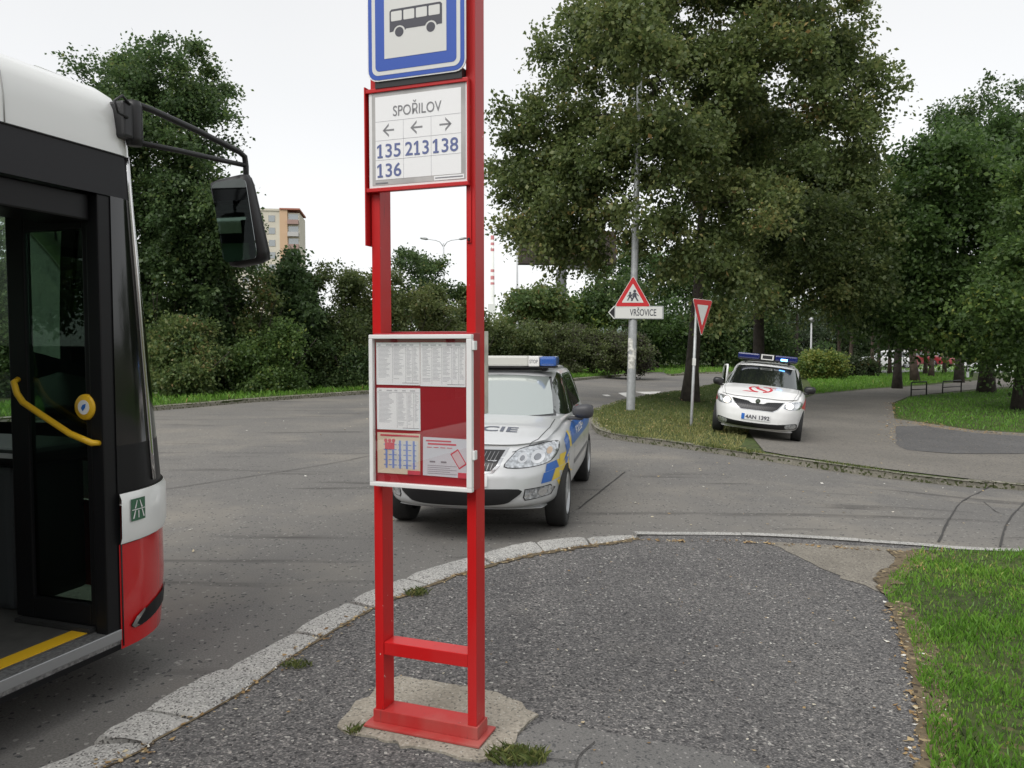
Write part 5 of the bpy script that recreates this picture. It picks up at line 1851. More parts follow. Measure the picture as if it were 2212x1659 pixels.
def patch(name, bvh, pts, axis, off, m, root, cell=0.05, thick=0.0):
    return bm_obj(name, outline_patch(bvh, pts, axis, off, cell), m, root, True)


def seam(name, bvh, pts, axis, wdt, root, m=None):
    """a thin gap line drawn on the shell"""
    P = dense(zo(pts, axis), 0.04)
    H = []
    for a, b in P:
        if axis == 'front': o, d = Vector((9, a, b)), Vector((-1, 0, 0))
        elif axis == 'left': o, d = Vector((a, 9, b)), Vector((0, -1, 0))
        elif axis == 'right': o, d = Vector((a, -9, b)), Vector((0, 1, 0))
        else: o, d = Vector((a, b, 9)), Vector((0, 0, -1))
        h, nn, ix, ds = bvh.ray_cast(o, d)
        if h is not None:
            if nn.dot(d) > 0: nn = -nn
            H.append((h + nn * 0.003, nn))
    V, F = [], []
    for i, (h, nn) in enumerate(H):
        t = (H[min(i + 1, len(H) - 1)][0] - H[max(i - 1, 0)][0]).normalized()
        sd = t.cross(nn) * wdt / 2
        V += [h - sd, h + sd]
    for i in range(len(H) - 1):
        F.append((2 * i, 2 * i + 1, 2 * i + 3, 2 * i + 2))
    return mesh_obj(name, V, F, m or M_black, root)


def text_on(name, bvh, s, axis, mp, m, root, off=0.004, bold=0.01):
    """lettering mapped by mp(u, v) with u, v in 0..1 onto the shell"""
    me = text_mesh(s, bold)
    bm = bmesh.new()
    bm.from_mesh(me)
    bmesh.ops.triangulate(bm, faces=bm.faces)
    co = [v.co for v in bm.verts]
    x0, x1 = min(c.x for c in co), max(c.x for c in co)
    y0, y1 = min(c.y for c in co), max(c.y for c in co)
    for v in bm.verts:
        a, b = mp((v.co.x - x0) / (x1 - x0), (v.co.y - y0) / (y1 - y0))
        if axis != 'top' and not name.startswith('stop'): b += ZOFF
        if axis == 'top': o, d = Vector((a, b, 9)), Vector((0, 0, -1))
        elif axis == 'left': o, d = Vector((a, 9, b)), Vector((0, -1, 0))
        elif axis == 'right': o, d = Vector((a, -9, b)), Vector((0, 1, 0))
        else: o, d = Vector((9, a, b)), Vector((-1, 0, 0))
        h, nn, ix, ds = bvh.ray_cast(o, d)
        if h is not None:
            if nn.dot(d) > 0: nn = -nn
            v.co = h + nn * off
    return bm_obj(name, bm, m, root)


def mirror_housing(root, x, y, z, s, m):
    """door mirror: rounded shell on a short foot, glass on its back"""
    bm = bmesh.new()
    bmesh.ops.create_uvsphere(bm, u_segments=20, v_segments=12, radius=1)
    for v in bm.verts:
        c = v.co
        e = 0.75
        c.x, c.y, c.z = [math.copysign(abs(q) ** e, q) for q in c]
        taper = 1.0 + 0.18 * s * c.y
        c.x *= 0.085 if c.x > 0 else 0.055
        c.z *= 0.074 * taper
        c.y *= 0.115
    hs_ = bm_obj('door_mirror', bm, m, root, True)
    hs_.location = (x, y + s * 0.13, z)
    hs_.rotation_euler = (0, 0, -s * R(8))
    plate_bm = bmesh.new()
    prism(plate_bm, rrect(-0.1, 0.1, -0.065, 0.065, 0.03), 0, 0.003, MXZ)
    gl = bm_obj('mirror_glass', plate_bm, mat('mirror silver', (0.8, 0.82, 0.82), 0.02, metal=1.0), hs_)
    gl.rotation_euler = (0, 0, R(-90))
    gl.location = (-0.057, 0, 0)
    ft = box('mirror_foot', -0.05, 0.04, -0.16 if s > 0 else 0.0, 0.0 if s > 0 else 0.16, -0.095, -0.06, m, hs_, 0.012)
    return hs_


M_silver = mat('silver metallic paint', (0.60, 0.61, 0.615), 0.36, metal=0.3, spec=0.5, coat=0.6)
M_carwhite = mat('white car paint', (0.80, 0.80, 0.79), 0.3, spec=0.5, coat=0.5)
M_polblue = mat('police blue foil', (0.025, 0.14, 0.50), 0.35, coat=0.3)
M_polyel = mat('police yellow foil', (0.78, 0.56, 0.04), 0.4, coat=0.3)
M_emred = mat('red emblem foil', (0.60, 0.03, 0.05), 0.4, coat=0.3)
M_scr = glass_mat('pale windscreen', refl=0.34, body=(0.26, 0.29, 0.275), rough=0.08)  # pale body colour carries part of the sky reflection
M_scrd = glass_mat('dark windscreen', refl=0.16, body=(0.010, 0.012, 0.012), rough=0.03)
M_side = glass_mat('car side glass', refl=0.14, body=(0.012, 0.015, 0.014), rough=0.02)
M_grille = mat('grille black', (0.008, 0.008, 0.009), 0.4)
M_bulb = mat('lamp reflector', (0.75, 0.76, 0.77), 0.12, metal=0.9)
M_silgrey = mat('lower bumper silver', (0.44, 0.45, 0.455), 0.4, metal=0.5, coat=0.3)
M_plate = mat('number plate white', (0.72, 0.72, 0.72), 0.5)


def glaze(root, p, cvh, scr, shade=True):
    t = p['zones']
    W0, W1, z0, z1 = t['ws']          # windscreen half widths bottom / top, heights
    o = [(-W0, z0), (-W0 * 0.6, z0 - 0.012), (0, z0 - 0.018), (W0 * 0.6, z0 - 0.012), (W0, z0), ((W0 + W1) / 2 + 0.01, (z0 + z1) / 2), (W1, z1), (W1 * 0.5, z1 + 0.018), (0, z1 + 0.024), (-W1 * 0.5, z1 + 0.018), (-W1, z1), (-(W0 + W1) / 2 - 0.01, (z0 + z1) / 2)]
    k = [(a * 1.045, z0 - 0.02 + (b - z0) * 1.06 if b > z0 + .1 else b - 0.022) for a, b in o]
    patch('windscreen_seal', cvh, k, 'front', 0.004, M_blackgloss, root, 0.03)
    ws = patch('windscreen', cvh, o, 'front', 0.009, scr, root, 0.03)
    for ax in ('left', 'right'):
        for nm, q in t['side']:
            patch('side_window', cvh, q, ax, 0.006, M_side, root, 0.06)
    patch('rear_window', cvh, rrect(-0.5, 0.5, z0 + 0.08, z1 - 0.02, 0.06), 'rear', 0.006, M_side, root, 0.06)
    return ws


# ---- the silver police estate
ZOFF = 0.05
PC = dict(dz=0.05, nose=2.215, tail=-2.36, hw=0.885, wr=0.318, arch=0.365, axles=(1.289, -1.289), spokes=7, rim=M_alu, bow=0.14, camber=0.035,
          top=[(-2.36, 0.93), (-2.0, 0.96), (0.5, 0.955), (0.95, 0.95), (1.5, 0.90), (1.9, 0.835), (2.215, 0.745)],
          bot=[(-2.36, 0.30), (-1.8, 0.20), (-0.8, 0.18), (0.8, 0.18), (1.8, 0.195), (2.215, 0.235)],
          wid=[(-2.36, 0.93), (-1.6, 0.98), (-0.5, 1.0), (0.6, 1.0), (1.3, 0.995), (1.8, 0.975), (2.215, 0.93)],
          front=[(0.18, -0.05), (0.28, 0.02), (0.42, 0.035), (0.55, 0.02), (0.62, -0.01), (0.75, -0.05), (0.9, -0.16)],
          rear=[(0.2, 0.05), (0.45, -0.03), (0.6, 0.0), (0.95, 0.06)],
          cab0=(1.02, -2.28, 0.775), cab1=(0.10, -1.95, 0.585), belt=0.90, roof=1.435,
          zones=dict(ws=(0.645, 0.525, 0.985, 1.345), side=[('f', smooth_closed([(0.62, 0.985), (0.30, 1.22), (0.02, 1.335), (-0.30, 1.365), (-0.30, 0.985)], 3)), ('r', rrect(-1.28, -0.36, 0.985, 1.365, 0.03)), ('q', smooth_closed([(-1.34, 0.99), (-1.34, 1.36), (-1.72, 1.34), (-1.95, 1.05), (-1.95, 0.99)], 3))]))
yaw = R(10)
hx, hy = -math.sin(yaw), -math.cos(yaw)
lx, ly = -hy, hx
pw = np.array([0.47, 7.75])
pos = pw - 1.289 * np.array([hx, hy]) - 0.79 * np.array([lx, ly])
police = empty('police_car', (pos[0], pos[1], 0.0), (0, 0, math.atan2(hy, hx)))
tag(police, 'silver police car with blue and yellow checks, parked behind the bus stop sign', 'police car')
body, cab, bvh, cvh = car_base(police, PC, M_silver)
glaze(police, PC, cvh, M_scr)
# front: lower bumper, intake, fog lamps, grille, lamps
patch('lower_intake', bvh, smooth_closed([(-0.52, 0.445), (0, 0.45), (0.52, 0.445), (0.47, 0.355), (0.36, 0.315), (0, 0.302), (-0.36, 0.315), (-0.47, 0.355)], 4), 'front', 0.009, M_grille, police, 0.025)
for z in (0.35, 0.395):
    seam('intake_bar', bvh, [(-0.44, z), (0.44, z)], 'front', 0.010, police, mat('dark grey plastic', (0.05, 0.05, 0.052), 0.5))
for z, wd_ in ((0.262, 0.012),):
    seam('chrome_lip', bvh, [(-0.74, z + 0.07), (-0.55, z + 0.01), (-0.3, z - 0.005), (0.3, z - 0.005), (0.55, z + 0.01), (0.74, z + 0.07)], 'front', wd_, police, M_silver)
for sgn in (1, -1):
    mir = (lambda q: q) if sgn > 0 else both
    pt = mir([(0.57, 0.44), (0.76, 0.44), (0.79, 0.395), (0.76, 0.34), (0.57, 0.335), (0.555, 0.365)])
    patch('fog_lamp_bezel', bvh, pt, 'front', 0.003, M_black, police)
    patch('fog_lamp', bvh, mir([(0.575, 0.433), (0.755, 0.433), (0.78, 0.395), (0.752, 0.347), (0.575, 0.343), (0.565, 0.365)]), 'front', 0.006, M_lens, police)
    patch('fog_lamp_bulb', bvh, [(sgn * 0.70 + 0.032 * math.cos(t), 0.39 + 0.036 * math.sin(t)) for t in np.linspace(0, 6.0, 14)], 'front', 0.010, M_bulb, police)
    hl = mir(smooth_closed([(0.40, 0.645), (0.45, 0.72), (0.50, 0.768), (0.62, 0.792), (0.745, 0.806), (0.80, 0.79), (0.80, 0.72), (0.76, 0.66), (0.68, 0.635), (0.52, 0.628)], 3))
    patch('headlight_seal', bvh, [(a + (a - sgn * 0.61) * 0.05, b + (b - 0.71) * 0.09) for a, b in hl], 'front', 0.002, M_black, police)
    h_ = patch('headlight', bvh, hl, 'front', 0.005, M_lens, police, 0.03)
    for cx_, rr in ((0.66, 0.055), (0.54, 0.04)):
        patch('reflector', bvh, [(sgn * cx_ + rr * math.cos(t), 0.705 + rr * math.sin(t)) for t in np.linspace(0, 6.1, 18)], 'front', 0.008, M_bulb, h_)
        patch('bulb', bvh, [(sgn * cx_ + rr * 0.5 * math.cos(t), 0.705 + rr * 0.5 * math.sin(t)) for t in np.linspace(0, 6.1, 14)], 'front', 0.011, mat('lamp dark centre', (0.33, 0.34, 0.36), 0.08, metal=0.8), h_)
    patch('turn_signal', bvh, [(sgn * 0.745 + 0.022 * math.cos(t), 0.745 + 0.03 * math.sin(t)) for t in np.linspace(0, 6.1, 12)], 'front', 0.008, mat('amber tint', (0.55, 0.42, 0.30), 0.15, metal=0.4), h_)
gr = [(-0.375, 0.765), (0, 0.77), (0.375, 0.765), (0.33, 0.655), (0.28, 0.605), (0, 0.592), (-0.28, 0.605), (-0.33, 0.655)]
patch('grille_rim', bvh, [(a * 1.085, 0.69 + (b - 0.69) * 1.22) for a, b in gr], 'front', 0.004, M_chrome, police, 0.04)
g_ = patch('grille', bvh, gr, 'front', 0.007, M_grille, police, 0.04)
for i in range(-9, 10):
    x = i * 0.036
    seam('grille_slat', bvh, [(x * 0.86, 0.612), (x, 0.755)], 'front', 0.006, g_, mat('grille bright edge', (0.25, 0.25, 0.25), 0.3, metal=0.6)).location = (0.008, 0, 0)
patch('number_plate', bvh, rect(-0.26, 0.26, 0.475, 0.575), 'front', 0.012, M_plate, police)
# hood gap, door gaps
for sgn in (1, -1):
    seam('hood_seam', bvh, [(0.98, sgn * 0.70), (1.4, sgn * 0.70), (1.75, sgn * 0.64), (1.93, sgn * 0.52), (2.0, sgn * 0.44)], 'top', 0.007, police, M_black)
    sd = 'left' if sgn > 0 else 'right'
    for q in ([(0.78, 0.25), (0.80, 0.6), (0.72, 0.92)], [(-0.32, 0.25), (-0.32, 0.92)], [(-1.0, 0.62), (-1.02, 0.92)], [(0.78, 0.25), (-0.8, 0.25)]):
        seam('door_seam', bvh, q, sd, 0.008, police)
    seam('rub_strip', bvh, [(0.78, 0.50), (-0.9, 0.50)], sd, 0.045, police, mat('grey rub strip', (0.2, 0.2, 0.205), 0.5))
    # police livery
    patch('blue_band', bvh, [(1.02, 0.70), (0.95, 0.86), (0.6, 0.895), (-1.9, 0.895), (-1.9, 0.72)], sd, 0.003, M_polblue, police, 0.08)
    if sgn > 0:
        text_on('side_lettering', bvh, "POLICIE", 'left', lambda u, v: (0.55 - 0.62 * u, 0.765 + 0.075 * v), M_white, police, 0.007)
    for nm, q, mm in (('yellow_check', [(1.02, 0.70), (1.10, 0.86), (1.18, 0.855), (1.14, 0.695)], M_polyel), ('blue_check', [(1.14, 0.695), (1.18, 0.855), (1.40, 0.80), (1.36, 0.69)], M_polblue),
                      ('yellow_check', [(1.36, 0.685), (1.58, 0.685), (1.62, 0.60), (1.50, 0.60)], M_polyel), ('blue_check', [(1.20, 0.69), (1.355, 0.685), (1.495, 0.60), (1.30, 0.695)], M_polblue)):
        patch(nm, bvh, q, sd, 0.0035, mm, police, 0.06)
    mir = (lambda q: q) if sgn > 0 else both
    for nm, q, mm in (('blue_check', [(0.665, 0.585), (0.765, 0.60), (0.79, 0.53), (0.655, 0.515)], M_polblue), ('yellow_check', [(0.769, 0.60), (0.868, 0.60), (0.868, 0.53), (0.794, 0.53)], M_polyel),
                      ('yellow_check', [(0.76, 0.525), (0.868, 0.525), (0.868, 0.44), (0.72, 0.42)], M_polyel), ('blue_check', [(0.64, 0.51), (0.757, 0.525), (0.717, 0.42), (0.61, 0.42)], M_polblue),
                      ('yellow_check', [(0.77, 0.41), (0.868, 0.43), (0.868, 0.31), (0.795, 0.31)], M_polyel), ('blue_check', [(0.845, 0.60), (0.87, 0.60), (0.87, 0.53), (0.845, 0.53)], M_polblue)):
        patch(nm, bvh, [(a if abs(a) > 0.867 else math.copysign(0.868 - (0.868 - abs(a)) * 0.68, a), b + 0.045) for a, b in mir(q)], 'front', 0.0045, mm, police, 0.04)
    mirror_housing(police, 0.55, sgn * 0.815, 1.055, sgn, mat('grey mirror plastic', (0.05, 0.05, 0.056), 0.5))
    seam('door_handle', bvh, [(-0.10, 0.80), (-0.28, 0.80)], sd, 0.03, police, M_silver)
text_on('hood_lettering', bvh, "POLICIE", 'top', lambda u, v: (1.64 - 0.14 * v, -0.42 + 0.84 * u), mat('grey blue foil', (0.09, 0.10, 0.13), 0.4), police, 0.004, 0.02)
# roof light bar
lb0 = 1.515
bar_root = box('light_bar', -0.12, 0.18, -0.30, 0.30, lb0, lb0 + 0.115, M_cream, police, 0.02)
box('light_bar_centre', -0.125, 0.185, 0.302, 0.425, lb0, lb0 + 0.112, mat('white sign box', (0.75, 0.74, 0.72), 0.4), bar_root, 0.01)
box('light_bar_centre', -0.125, 0.185, -0.425, -0.302, lb0, lb0 + 0.112, mat('white sign box', (0.75, 0.74, 0.72), 0.4), bar_root, 0.01)
text_on('stop_lettering', BVHTree.FromPolygons([(0.186, -1, 1), (0.186, 1, 1), (0.186, 1, 2), (0.186, -1, 2)], [(0, 1, 2, 3)]), "STOP", 'front', lambda u, v: (0.315 + 0.095 * u, lb0 + 0.035 + 0.04 * v), M_signgrey, bar_root, 0.002)
for sgn in (1, -1):
    bm = bmesh.new()
    add_box(bm, -0.12, 0.18, min(sgn * 0.427, sgn * 0.615), max(sgn * 0.427, sgn * 0.615), lb0, lb0 + 0.11, 0.03)
    bm_obj('blue_lamp', bm, M_bluel, bar_root)
    box('bar_foot', -0.05, 0.1, sgn * 0.47 - 0.03, sgn * 0.47 + 0.03, 1.46, lb0 - 0.022, M_black, bar_root, 0.01)
box('light_bar_base', -0.11, 0.17, -0.6, 0.6, lb0 - 0.02, lb0 - 0.001, M_black, bar_root)

# ---- the white patrol car with the red emblem
ZOFF = -0.065
AC = dict(nose=2.17, tail=-2.31, hw=0.853, wr=0.31, arch=0.355, axles=(1.30, -1.30), spokes=5, rim=M_alu, bow=0.15, camber=0.035,
          top=[(-2.31, 0.95), (-2.0, 0.98), (0.5, 0.97), (0.95, 0.965), (1.5, 0.90), (1.9, 0.80), (2.17, 0.715)],
          bot=[(-2.31, 0.30), (-1.8, 0.2), (-0.8, 0.18), (0.8, 0.18), (1.8, 0.16), (2.17, 0.15)],
          wid=[(-2.31, 0.93), (-1.6, 0.98), (-0.5, 1.0), (0.6, 1.0), (1.3, 0.995), (1.8, 0.975), (2.17, 0.93)],
          front=[(0.18, -0.04), (0.28, 0.02), (0.42, 0.03), (0.55, 0.02), (0.62, 0.0), (0.75, -0.04), (0.9, -0.14)],
          rear=[(0.2, 0.05), (0.45, -0.03), (0.6, 0.0), (0.95, 0.06)],
          cab0=(1.0, -2.2, 0.79), cab1=(0.12, -1.6, 0.61), belt=0.91, roof=1.44,
          zones=dict(ws=(0.69, 0.565, 1.05, 1.425), side=[('f', smooth_closed([(0.62, 0.985), (0.30, 1.22), (0.02, 1.335), (-0.30, 1.365), (-0.30, 0.985)], 3)), ('r', rrect(-1.28, -0.36, 0.985, 1.365, 0.03))]))
yaw2 = R(20)
hx, hy = -math.sin(yaw2), -math.cos(yaw2)
lx, ly = -hy, hx
pw = G(1716, 953, z_isl)[:2]
pos = pw - 1.30 * np.array([hx, hy]) - 0.72 * np.array([lx, ly])
pl_, pr_ = pos + 0.72 * np.array([lx, ly]), pos - 0.72 * np.array([lx, ly])
zl, zr = float(z_isl(*pl_)), float(z_isl(*pr_))
zf_, zk_ = float(z_isl(*(pos + 1.3 * np.array([hx, hy])))), float(z_isl(*(pos - 1.3 * np.array([hx, hy]))))
patrol = empty('ambulance_car', (pos[0], pos[1], (zl + zr) / 2 + 0.006), (0, 0, 0))
fwd = Vector((hx, hy, (zf_ - zk_) / 2.6)).normalized()
lft = Vector((lx, ly, (zl - zr) / 1.44)).normalized()
upv = fwd.cross(lft).normalized()
lft = upv.cross(fwd)
patrol.rotation_euler = Matrix((fwd, lft, upv)).transposed().to_euler()
tag(patrol, 'white ambulance car with a red ring emblem, lit headlights and a flashing blue light', 'ambulance car')
body, cab, bvh, cvh = car_base(patrol, AC, M_carwhite)
glaze(patrol, AC, cvh, M_scrd)
li = smooth_closed([(-0.70, 0.42), (-0.4, 0.385), (0, 0.375), (0.4, 0.385), (0.70, 0.42), (0.73, 0.36), (0.69, 0.318), (0.4, 0.292), (0, 0.285), (-0.4, 0.292), (-0.69, 0.318), (-0.73, 0.36)], 3)
patch('lower_intake', bvh, li, 'front', 0.009, M_grille, patrol, 0.025)
gr = [(-0.46, 0.79), (-0.18, 0.765), (-0.10, 0.735), (0.10, 0.735), (0.18, 0.765), (0.46, 0.79), (0.36, 0.66), (0.28, 0.615), (-0.28, 0.615), (-0.36, 0.66)]
patch('grille_rim', bvh, [(a * 1.05, 0.70 + (b - 0.70) * 1.12) for a, b in gr], 'front', 0.004, M_chrome, patrol, 0.04)
g_ = patch('grille', bvh, gr, 'front', 0.008, M_grille, patrol, 0.04)
for i in range(-10, 11):
    x = i * 0.041
    if abs(x) > 0.42: continue
    seam('grille_slat', bvh, [(x * 0.72, 0.625), (x, 0.775 if abs(x) > 0.15 else 0.73)], 'front', 0.007, g_, mat('dull grille edge', (0.07, 0.07, 0.072), 0.4, metal=0.5)).location = (0.009, 0, 0)
bd = patch('badge', bvh, [(0.045 * math.cos(t), 0.775 + 0.04 * math.sin(t)) for t in np.linspace(0, 6.1, 18)], 'front', 0.012, M_chrome, patrol)
patch('badge_centre', bvh, [(0.028 * math.cos(t), 0.775 + 0.025 * math.sin(t)) for t in np.linspace(0, 6.1, 18)], 'front', 0.016, mat('badge dark', (0.1, 0.12, 0.1), 0.3, metal=0.4), bd)
M_head = mat('lit headlamp', (0.9, 0.85, 0.75), 0.2, emit=(1.0, 0.86, 0.66), estr=3.2)
for sgn in (1, -1):
    mir = (lambda q: q) if sgn > 0 else both
    hl = mir(smooth_closed([(0.47, 0.70), (0.50, 0.775), (0.62, 0.815), (0.75, 0.835), (0.79, 0.80), (0.78, 0.73), (0.72, 0.685), (0.58, 0.675)], 3))
    h_ = patch('headlight', bvh, hl, 'front', 0.005, M_lens, patrol, 0.03)
    patch('lit_bulb', bvh, [(sgn * 0.57 + 0.062 * math.cos(t), 0.742 + 0.05 * math.sin(t)) for t in np.linspace(0, 6.1, 18)], 'front', 0.010, M_head, h_)
    patch('reflector', bvh, [(sgn * 0.69 + 0.05 * math.cos(t), 0.755 + 0.045 * math.sin(t)) for t in np.linspace(0, 6.1, 18)], 'front', 0.009, M_bulb, h_)
    patch('fog_lamp', bvh, mir(smooth_closed([(0.53, 0.388), (0.69, 0.405), (0.715, 0.36), (0.68, 0.33), (0.54, 0.318)], 3)), 'front', 0.013, M_lens, patrol, 0.03)
    mirror_housing(patrol, 0.52, sgn * 0.77, 0.99, sgn, mat('black mirror plastic', (0.012, 0.012, 0.013), 0.4))
    sd = 'left' if sgn > 0 else 'right'
    for q in ([(0.78, 0.25), (0.80, 0.6), (0.72, 0.94)], [(-0.32, 0.25), (-0.32, 0.94)], [(-1.0, 0.62), (-1.02, 0.94)], [(0.78, 0.25), (-0.8, 0.25)]):
        seam('door_seam', bvh, q, sd, 0.008, patrol)
    patch('red_side_flash', bvh, [(1.62, 0.72), (1.35, 0.84), (0.9, 0.90), (0.2, 0.70), (0.5, 0.62), (1.0, 0.66)], sd, 0.003, M_emred, patrol, 0.08)
    seam('hood_seam', bvh, [(0.98, sgn * 0.69), (1.4, sgn * 0.69), (1.75, sgn * 0.63), (1.93, sgn * 0.52)], 'top', 0.006, patrol, mat('grey gap', (0.1, 0.1, 0.1), 0.6))
np_ = patch('number_plate', bvh, rect(-0.26, 0.26, 0.425, 0.535), 'front', 0.014, M_plate, patrol)
patch('plate_blue_strip', bvh, rect(-0.258, -0.20, 0.427, 0.533), 'front', 0.0165, M_polblue, np_)
text_on('plate_lettering', bvh, "4AN 1392", 'front', lambda u, v: (-0.185 + 0.43 * u, 0.445 + 0.072 * v), M_dark, np_, 0.017, 0.03)
# ring emblem: a thin red ring whose ends run out into two sweeping tails
def arc_poly(a0, a1, r0, r1, n=12):
    A = [R(a0 + (a1 - a0) * k / n) for k in range(n + 1)]
    return [(1.45 + 0.24 * r1 * math.cos(a), 0.225 * r1 * math.sin(a)) for a in A] + [(1.45 + 0.24 * r0 * math.cos(a), 0.225 * r0 * math.sin(a)) for a in reversed(A)]


for P in (arc_poly(15, 170, 0.80, 1.0), arc_poly(195, 350, 0.80, 1.0), [(1.68, -0.06), (1.68, -0.19), (1.655, -0.34), (1.63, -0.27), (1.64, -0.17)], [(1.22, 0.06), (1.22, 0.19), (1.245, 0.34), (1.27, 0.27), (1.265, 0.17)],
          [(1.28, -0.02), (1.36, -0.12), (1.50, -0.06), (1.60, 0.10), (1.56, 0.13), (1.46, 0.0), (1.36, -0.05)]):
    patch('ring_emblem', bvh, P, 'top', 0.004, M_emred, patrol, 0.06)
bz = 1.515
bar = box('light_bar', -0.10, 0.16, -0.15, 0.15, bz, bz + 0.125, M_black, patrol, 0.015)
plate_bm = bmesh.new()
for P in (rect(-0.125, 0.125, 0.0, 0.018), rect(-0.125, 0.125, 0.092, 0.11), rect(-0.125, -0.10, 0.018, 0.092), rect(0.10, 0.125, 0.018, 0.092)):
    add_box(plate_bm, 0.161, 0.170, P[0][0], P[1][0], bz + 0.005 + P[0][1], bz + 0.005 + P[2][1])
bm_obj('white_frame', plate_bm, M_retro, bar)
M_bluedark = mat('dark blue lamp dome', (0.006, 0.013, 0.10), 0.15, coat=0.4)
for sgn in (1, -1):
    bm = bmesh.new()
    add_box(bm, -0.11, 0.16, min(sgn * 0.152, sgn * 0.60), max(sgn * 0.152, sgn * 0.60), bz + 0.002, bz + 0.12, 0.03)
    bm_obj('blue_lamp', bm, M_bluedark, bar)
    box('bar_foot', -0.05, 0.1, sgn * 0.44 - 0.03, sgn * 0.44 + 0.03, 1.45, bz - 0.021, M_black, bar, 0.01)
box('light_bar_base', -0.11, 0.15, -0.58, 0.58, bz - 0.02, bz - 0.001, M_black, bar)
box('flashing_lamp', 0.1605, 0.172, 0.27, 0.40, bz + 0.012, bz + 0.055, mat('flashing blue', (0.2, 0.5, 1), 0.3, emit=(0.12, 0.42, 1.0), estr=7.0), bar, 0.004)
# rear door on the kerb side stands open
dr = empty('open_door', (0, 0, 0))
dr.parent = patrol
bpy.data.objects.remove(dr)
bm = bmesh.new()
add_box(bm, -0.98, -0.02, -0.035, 0.0, -0.62, 0.0, 0.02)
door = bm_obj('open_door', bm, M_carwhite, patrol)
door.location, door.rotation_euler = (-0.34, -0.80, 0.92), (0, 0, R(11))
V, F = [], []
tube_data([(-0.03, -0.018, 0.0), (-0.05, -0.018, 0.36), (-0.10, -0.018, 0.42), (-0.62, -0.018, 0.41), (-0.78, -0.018, 0.36), (-0.95, -0.018, 0.0)], 0.022, 8, True, V, F)
mesh_obj('window_frame', V, F, M_carwhite, door, True)
plate('door_window', [(-0.06, 0.0), (-0.07, 0.37), (-0.12, 0.40), (-0.62, 0.39), (-0.76, 0.34), (-0.92, 0.0)], -0.02, -0.016, glass_mat('door glass', (0.75, 0.8, 0.78), 0.1), door)

# ---- distant parked cars: one kind built once, then copied with its parts
FC = dict(PC)
FC.update(rim=M_alu, spokes=5, dz=0)
fc = empty('parked_car', at(1912, 800, 64), (0, 0, R(-172)))
fc.location.z = -0.22
tag(fc, 'white parked car far off between the pine trunks', 'car', 'cars parked beyond the pines')
M_carred = mat('red car paint', (0.22, 0.015, 0.02), 0.3, coat=0.5)
b_, c_, fbv, fcv = car_base(fc, FC, M_carwhite)
glaze(fc, FC, fcv, M_scrd)
for px, Y, rz, lab, mm in ((1945, 66, R(-95), 'red parked car far off between the pine trunks, beside the white car', M_carred), (2013, 70, R(-80), 'red parked car seen right of the thick slanting pine trunk', M_carred)):
    c = fc.copy()
    COL.objects.link(c)
    q = at(px, 800, Y)
    c.location = (q[0], q[1], -0.22)
    c.rotation_euler = (0, 0, rz)
    c['label'] = lab
    for ch in fc.children:
        d = ch.copy()
        if ch.name.split('.')[0] in ('body', 'cabin'):
            d.data = ch.data.copy()
            d.data.materials[0] = mm
        COL.objects.link(d)
        d.parent = c
        for gg in ch.children:
            e = gg.copy()
            COL.objects.link(e)
            e.parent = d

# ------------------------------------------------------------------ the bus at the kerb, front door open
BA = R(19.2)
ux, uy = math.sin(BA), math.cos(BA)
bus = empty('city_bus', (-1.9625, 3.949, 0.0), (0, 0, math.pi / 2 - BA))     # local x forward, y inward (left), z up; origin under the front door post
tag(bus, 'white, black and red city bus at the kerb with its front door open', 'bus')
BW, BL = 2.55, 11.4
M_buswhite = mat('bus white lacquer', (0.80, 0.81, 0.79), 0.28, coat=0.5)
M_busred = mat('bus red lacquer', (0.52, 0.010, 0.012), 0.25, coat=0.6)
M_busblack = mat('bus satin black', (0.007, 0.007, 0.008), 0.42, spec=0.25)
M_busgrey = mat('charcoal header panel', (0.022, 0.022, 0.025), 0.55, spec=0.3)
M_busglass = glass_mat('bus glass', (0.42, 0.52, 0.45), 0.04, const=True)
M_wscreen = glass_mat('bus windscreen glass', (0.60, 0.70, 0.66), 0.08)
M_int = mat('bus interior grey', (0.05, 0.055, 0.06), 0.6)
M_floor = mat('bus floor vinyl', (0.075, 0.073, 0.068), 0.6, var=0.2, vscale=12)
S0 = 0.04


def corner(z):
    """corner radius of the front in plan at a height: the windscreen leans back"""
    return float(np.interp(z, [0.2, 0.45, 1.0, 2.7, 3.0], [0.56, 0.66, 0.64, 0.20, 0.16]))


def ring(z, inset=0.0):
    """closed outline: rear right -> door -> front -> rear left; returns points and the index of key stations"""
    P = []
    for s in (-BL, -7.2, -5.4, -4.0, -2.6, -1.26, 0.0):
        P.append((s, 0.0))
    r = corner(z)
    n = 9
    for k in range(1, n + 1):
        a = R(68) * k / n
        P.append((S0 + r * math.sin(a), r * (1 - math.cos(a))))
    e = P[-1]
    for k in range(1, 7):
        f = k / 6
        y = e[1] + (BW / 2 - e[1]) * f
        P.append((e[0] + (BW / 2 - e[1]) * 0.24 * math.sin(f * math.pi / 2), y))
    H = P[:]
    for x, y in reversed(H[:-1]):
        P.append((x, BW - y))
    if inset:
        cx_, cy_ = -BL / 2, BW / 2
        Q = []
        N = len(P)
        for i in range(N):
            a, b = np.array(P[i - 1]), np.array(P[(i + 1) % N])
            t = b - a
            t /= np.linalg.norm(t)
            nn = np.array((t[1], -t[0]))
            if i in (0, N - 1): nn = np.array((-0.7, 0.7 if i else -0.7)) if False else nn
            q = np.array(P[i]) - nn * inset * np.array((1, 1))
            Q.append(tuple(q))
        P = Q
    return P


NR = len(ring(1.0))
iF = list(range(6, NR - 7))             # segments of the front, from the door post round to the driver's side


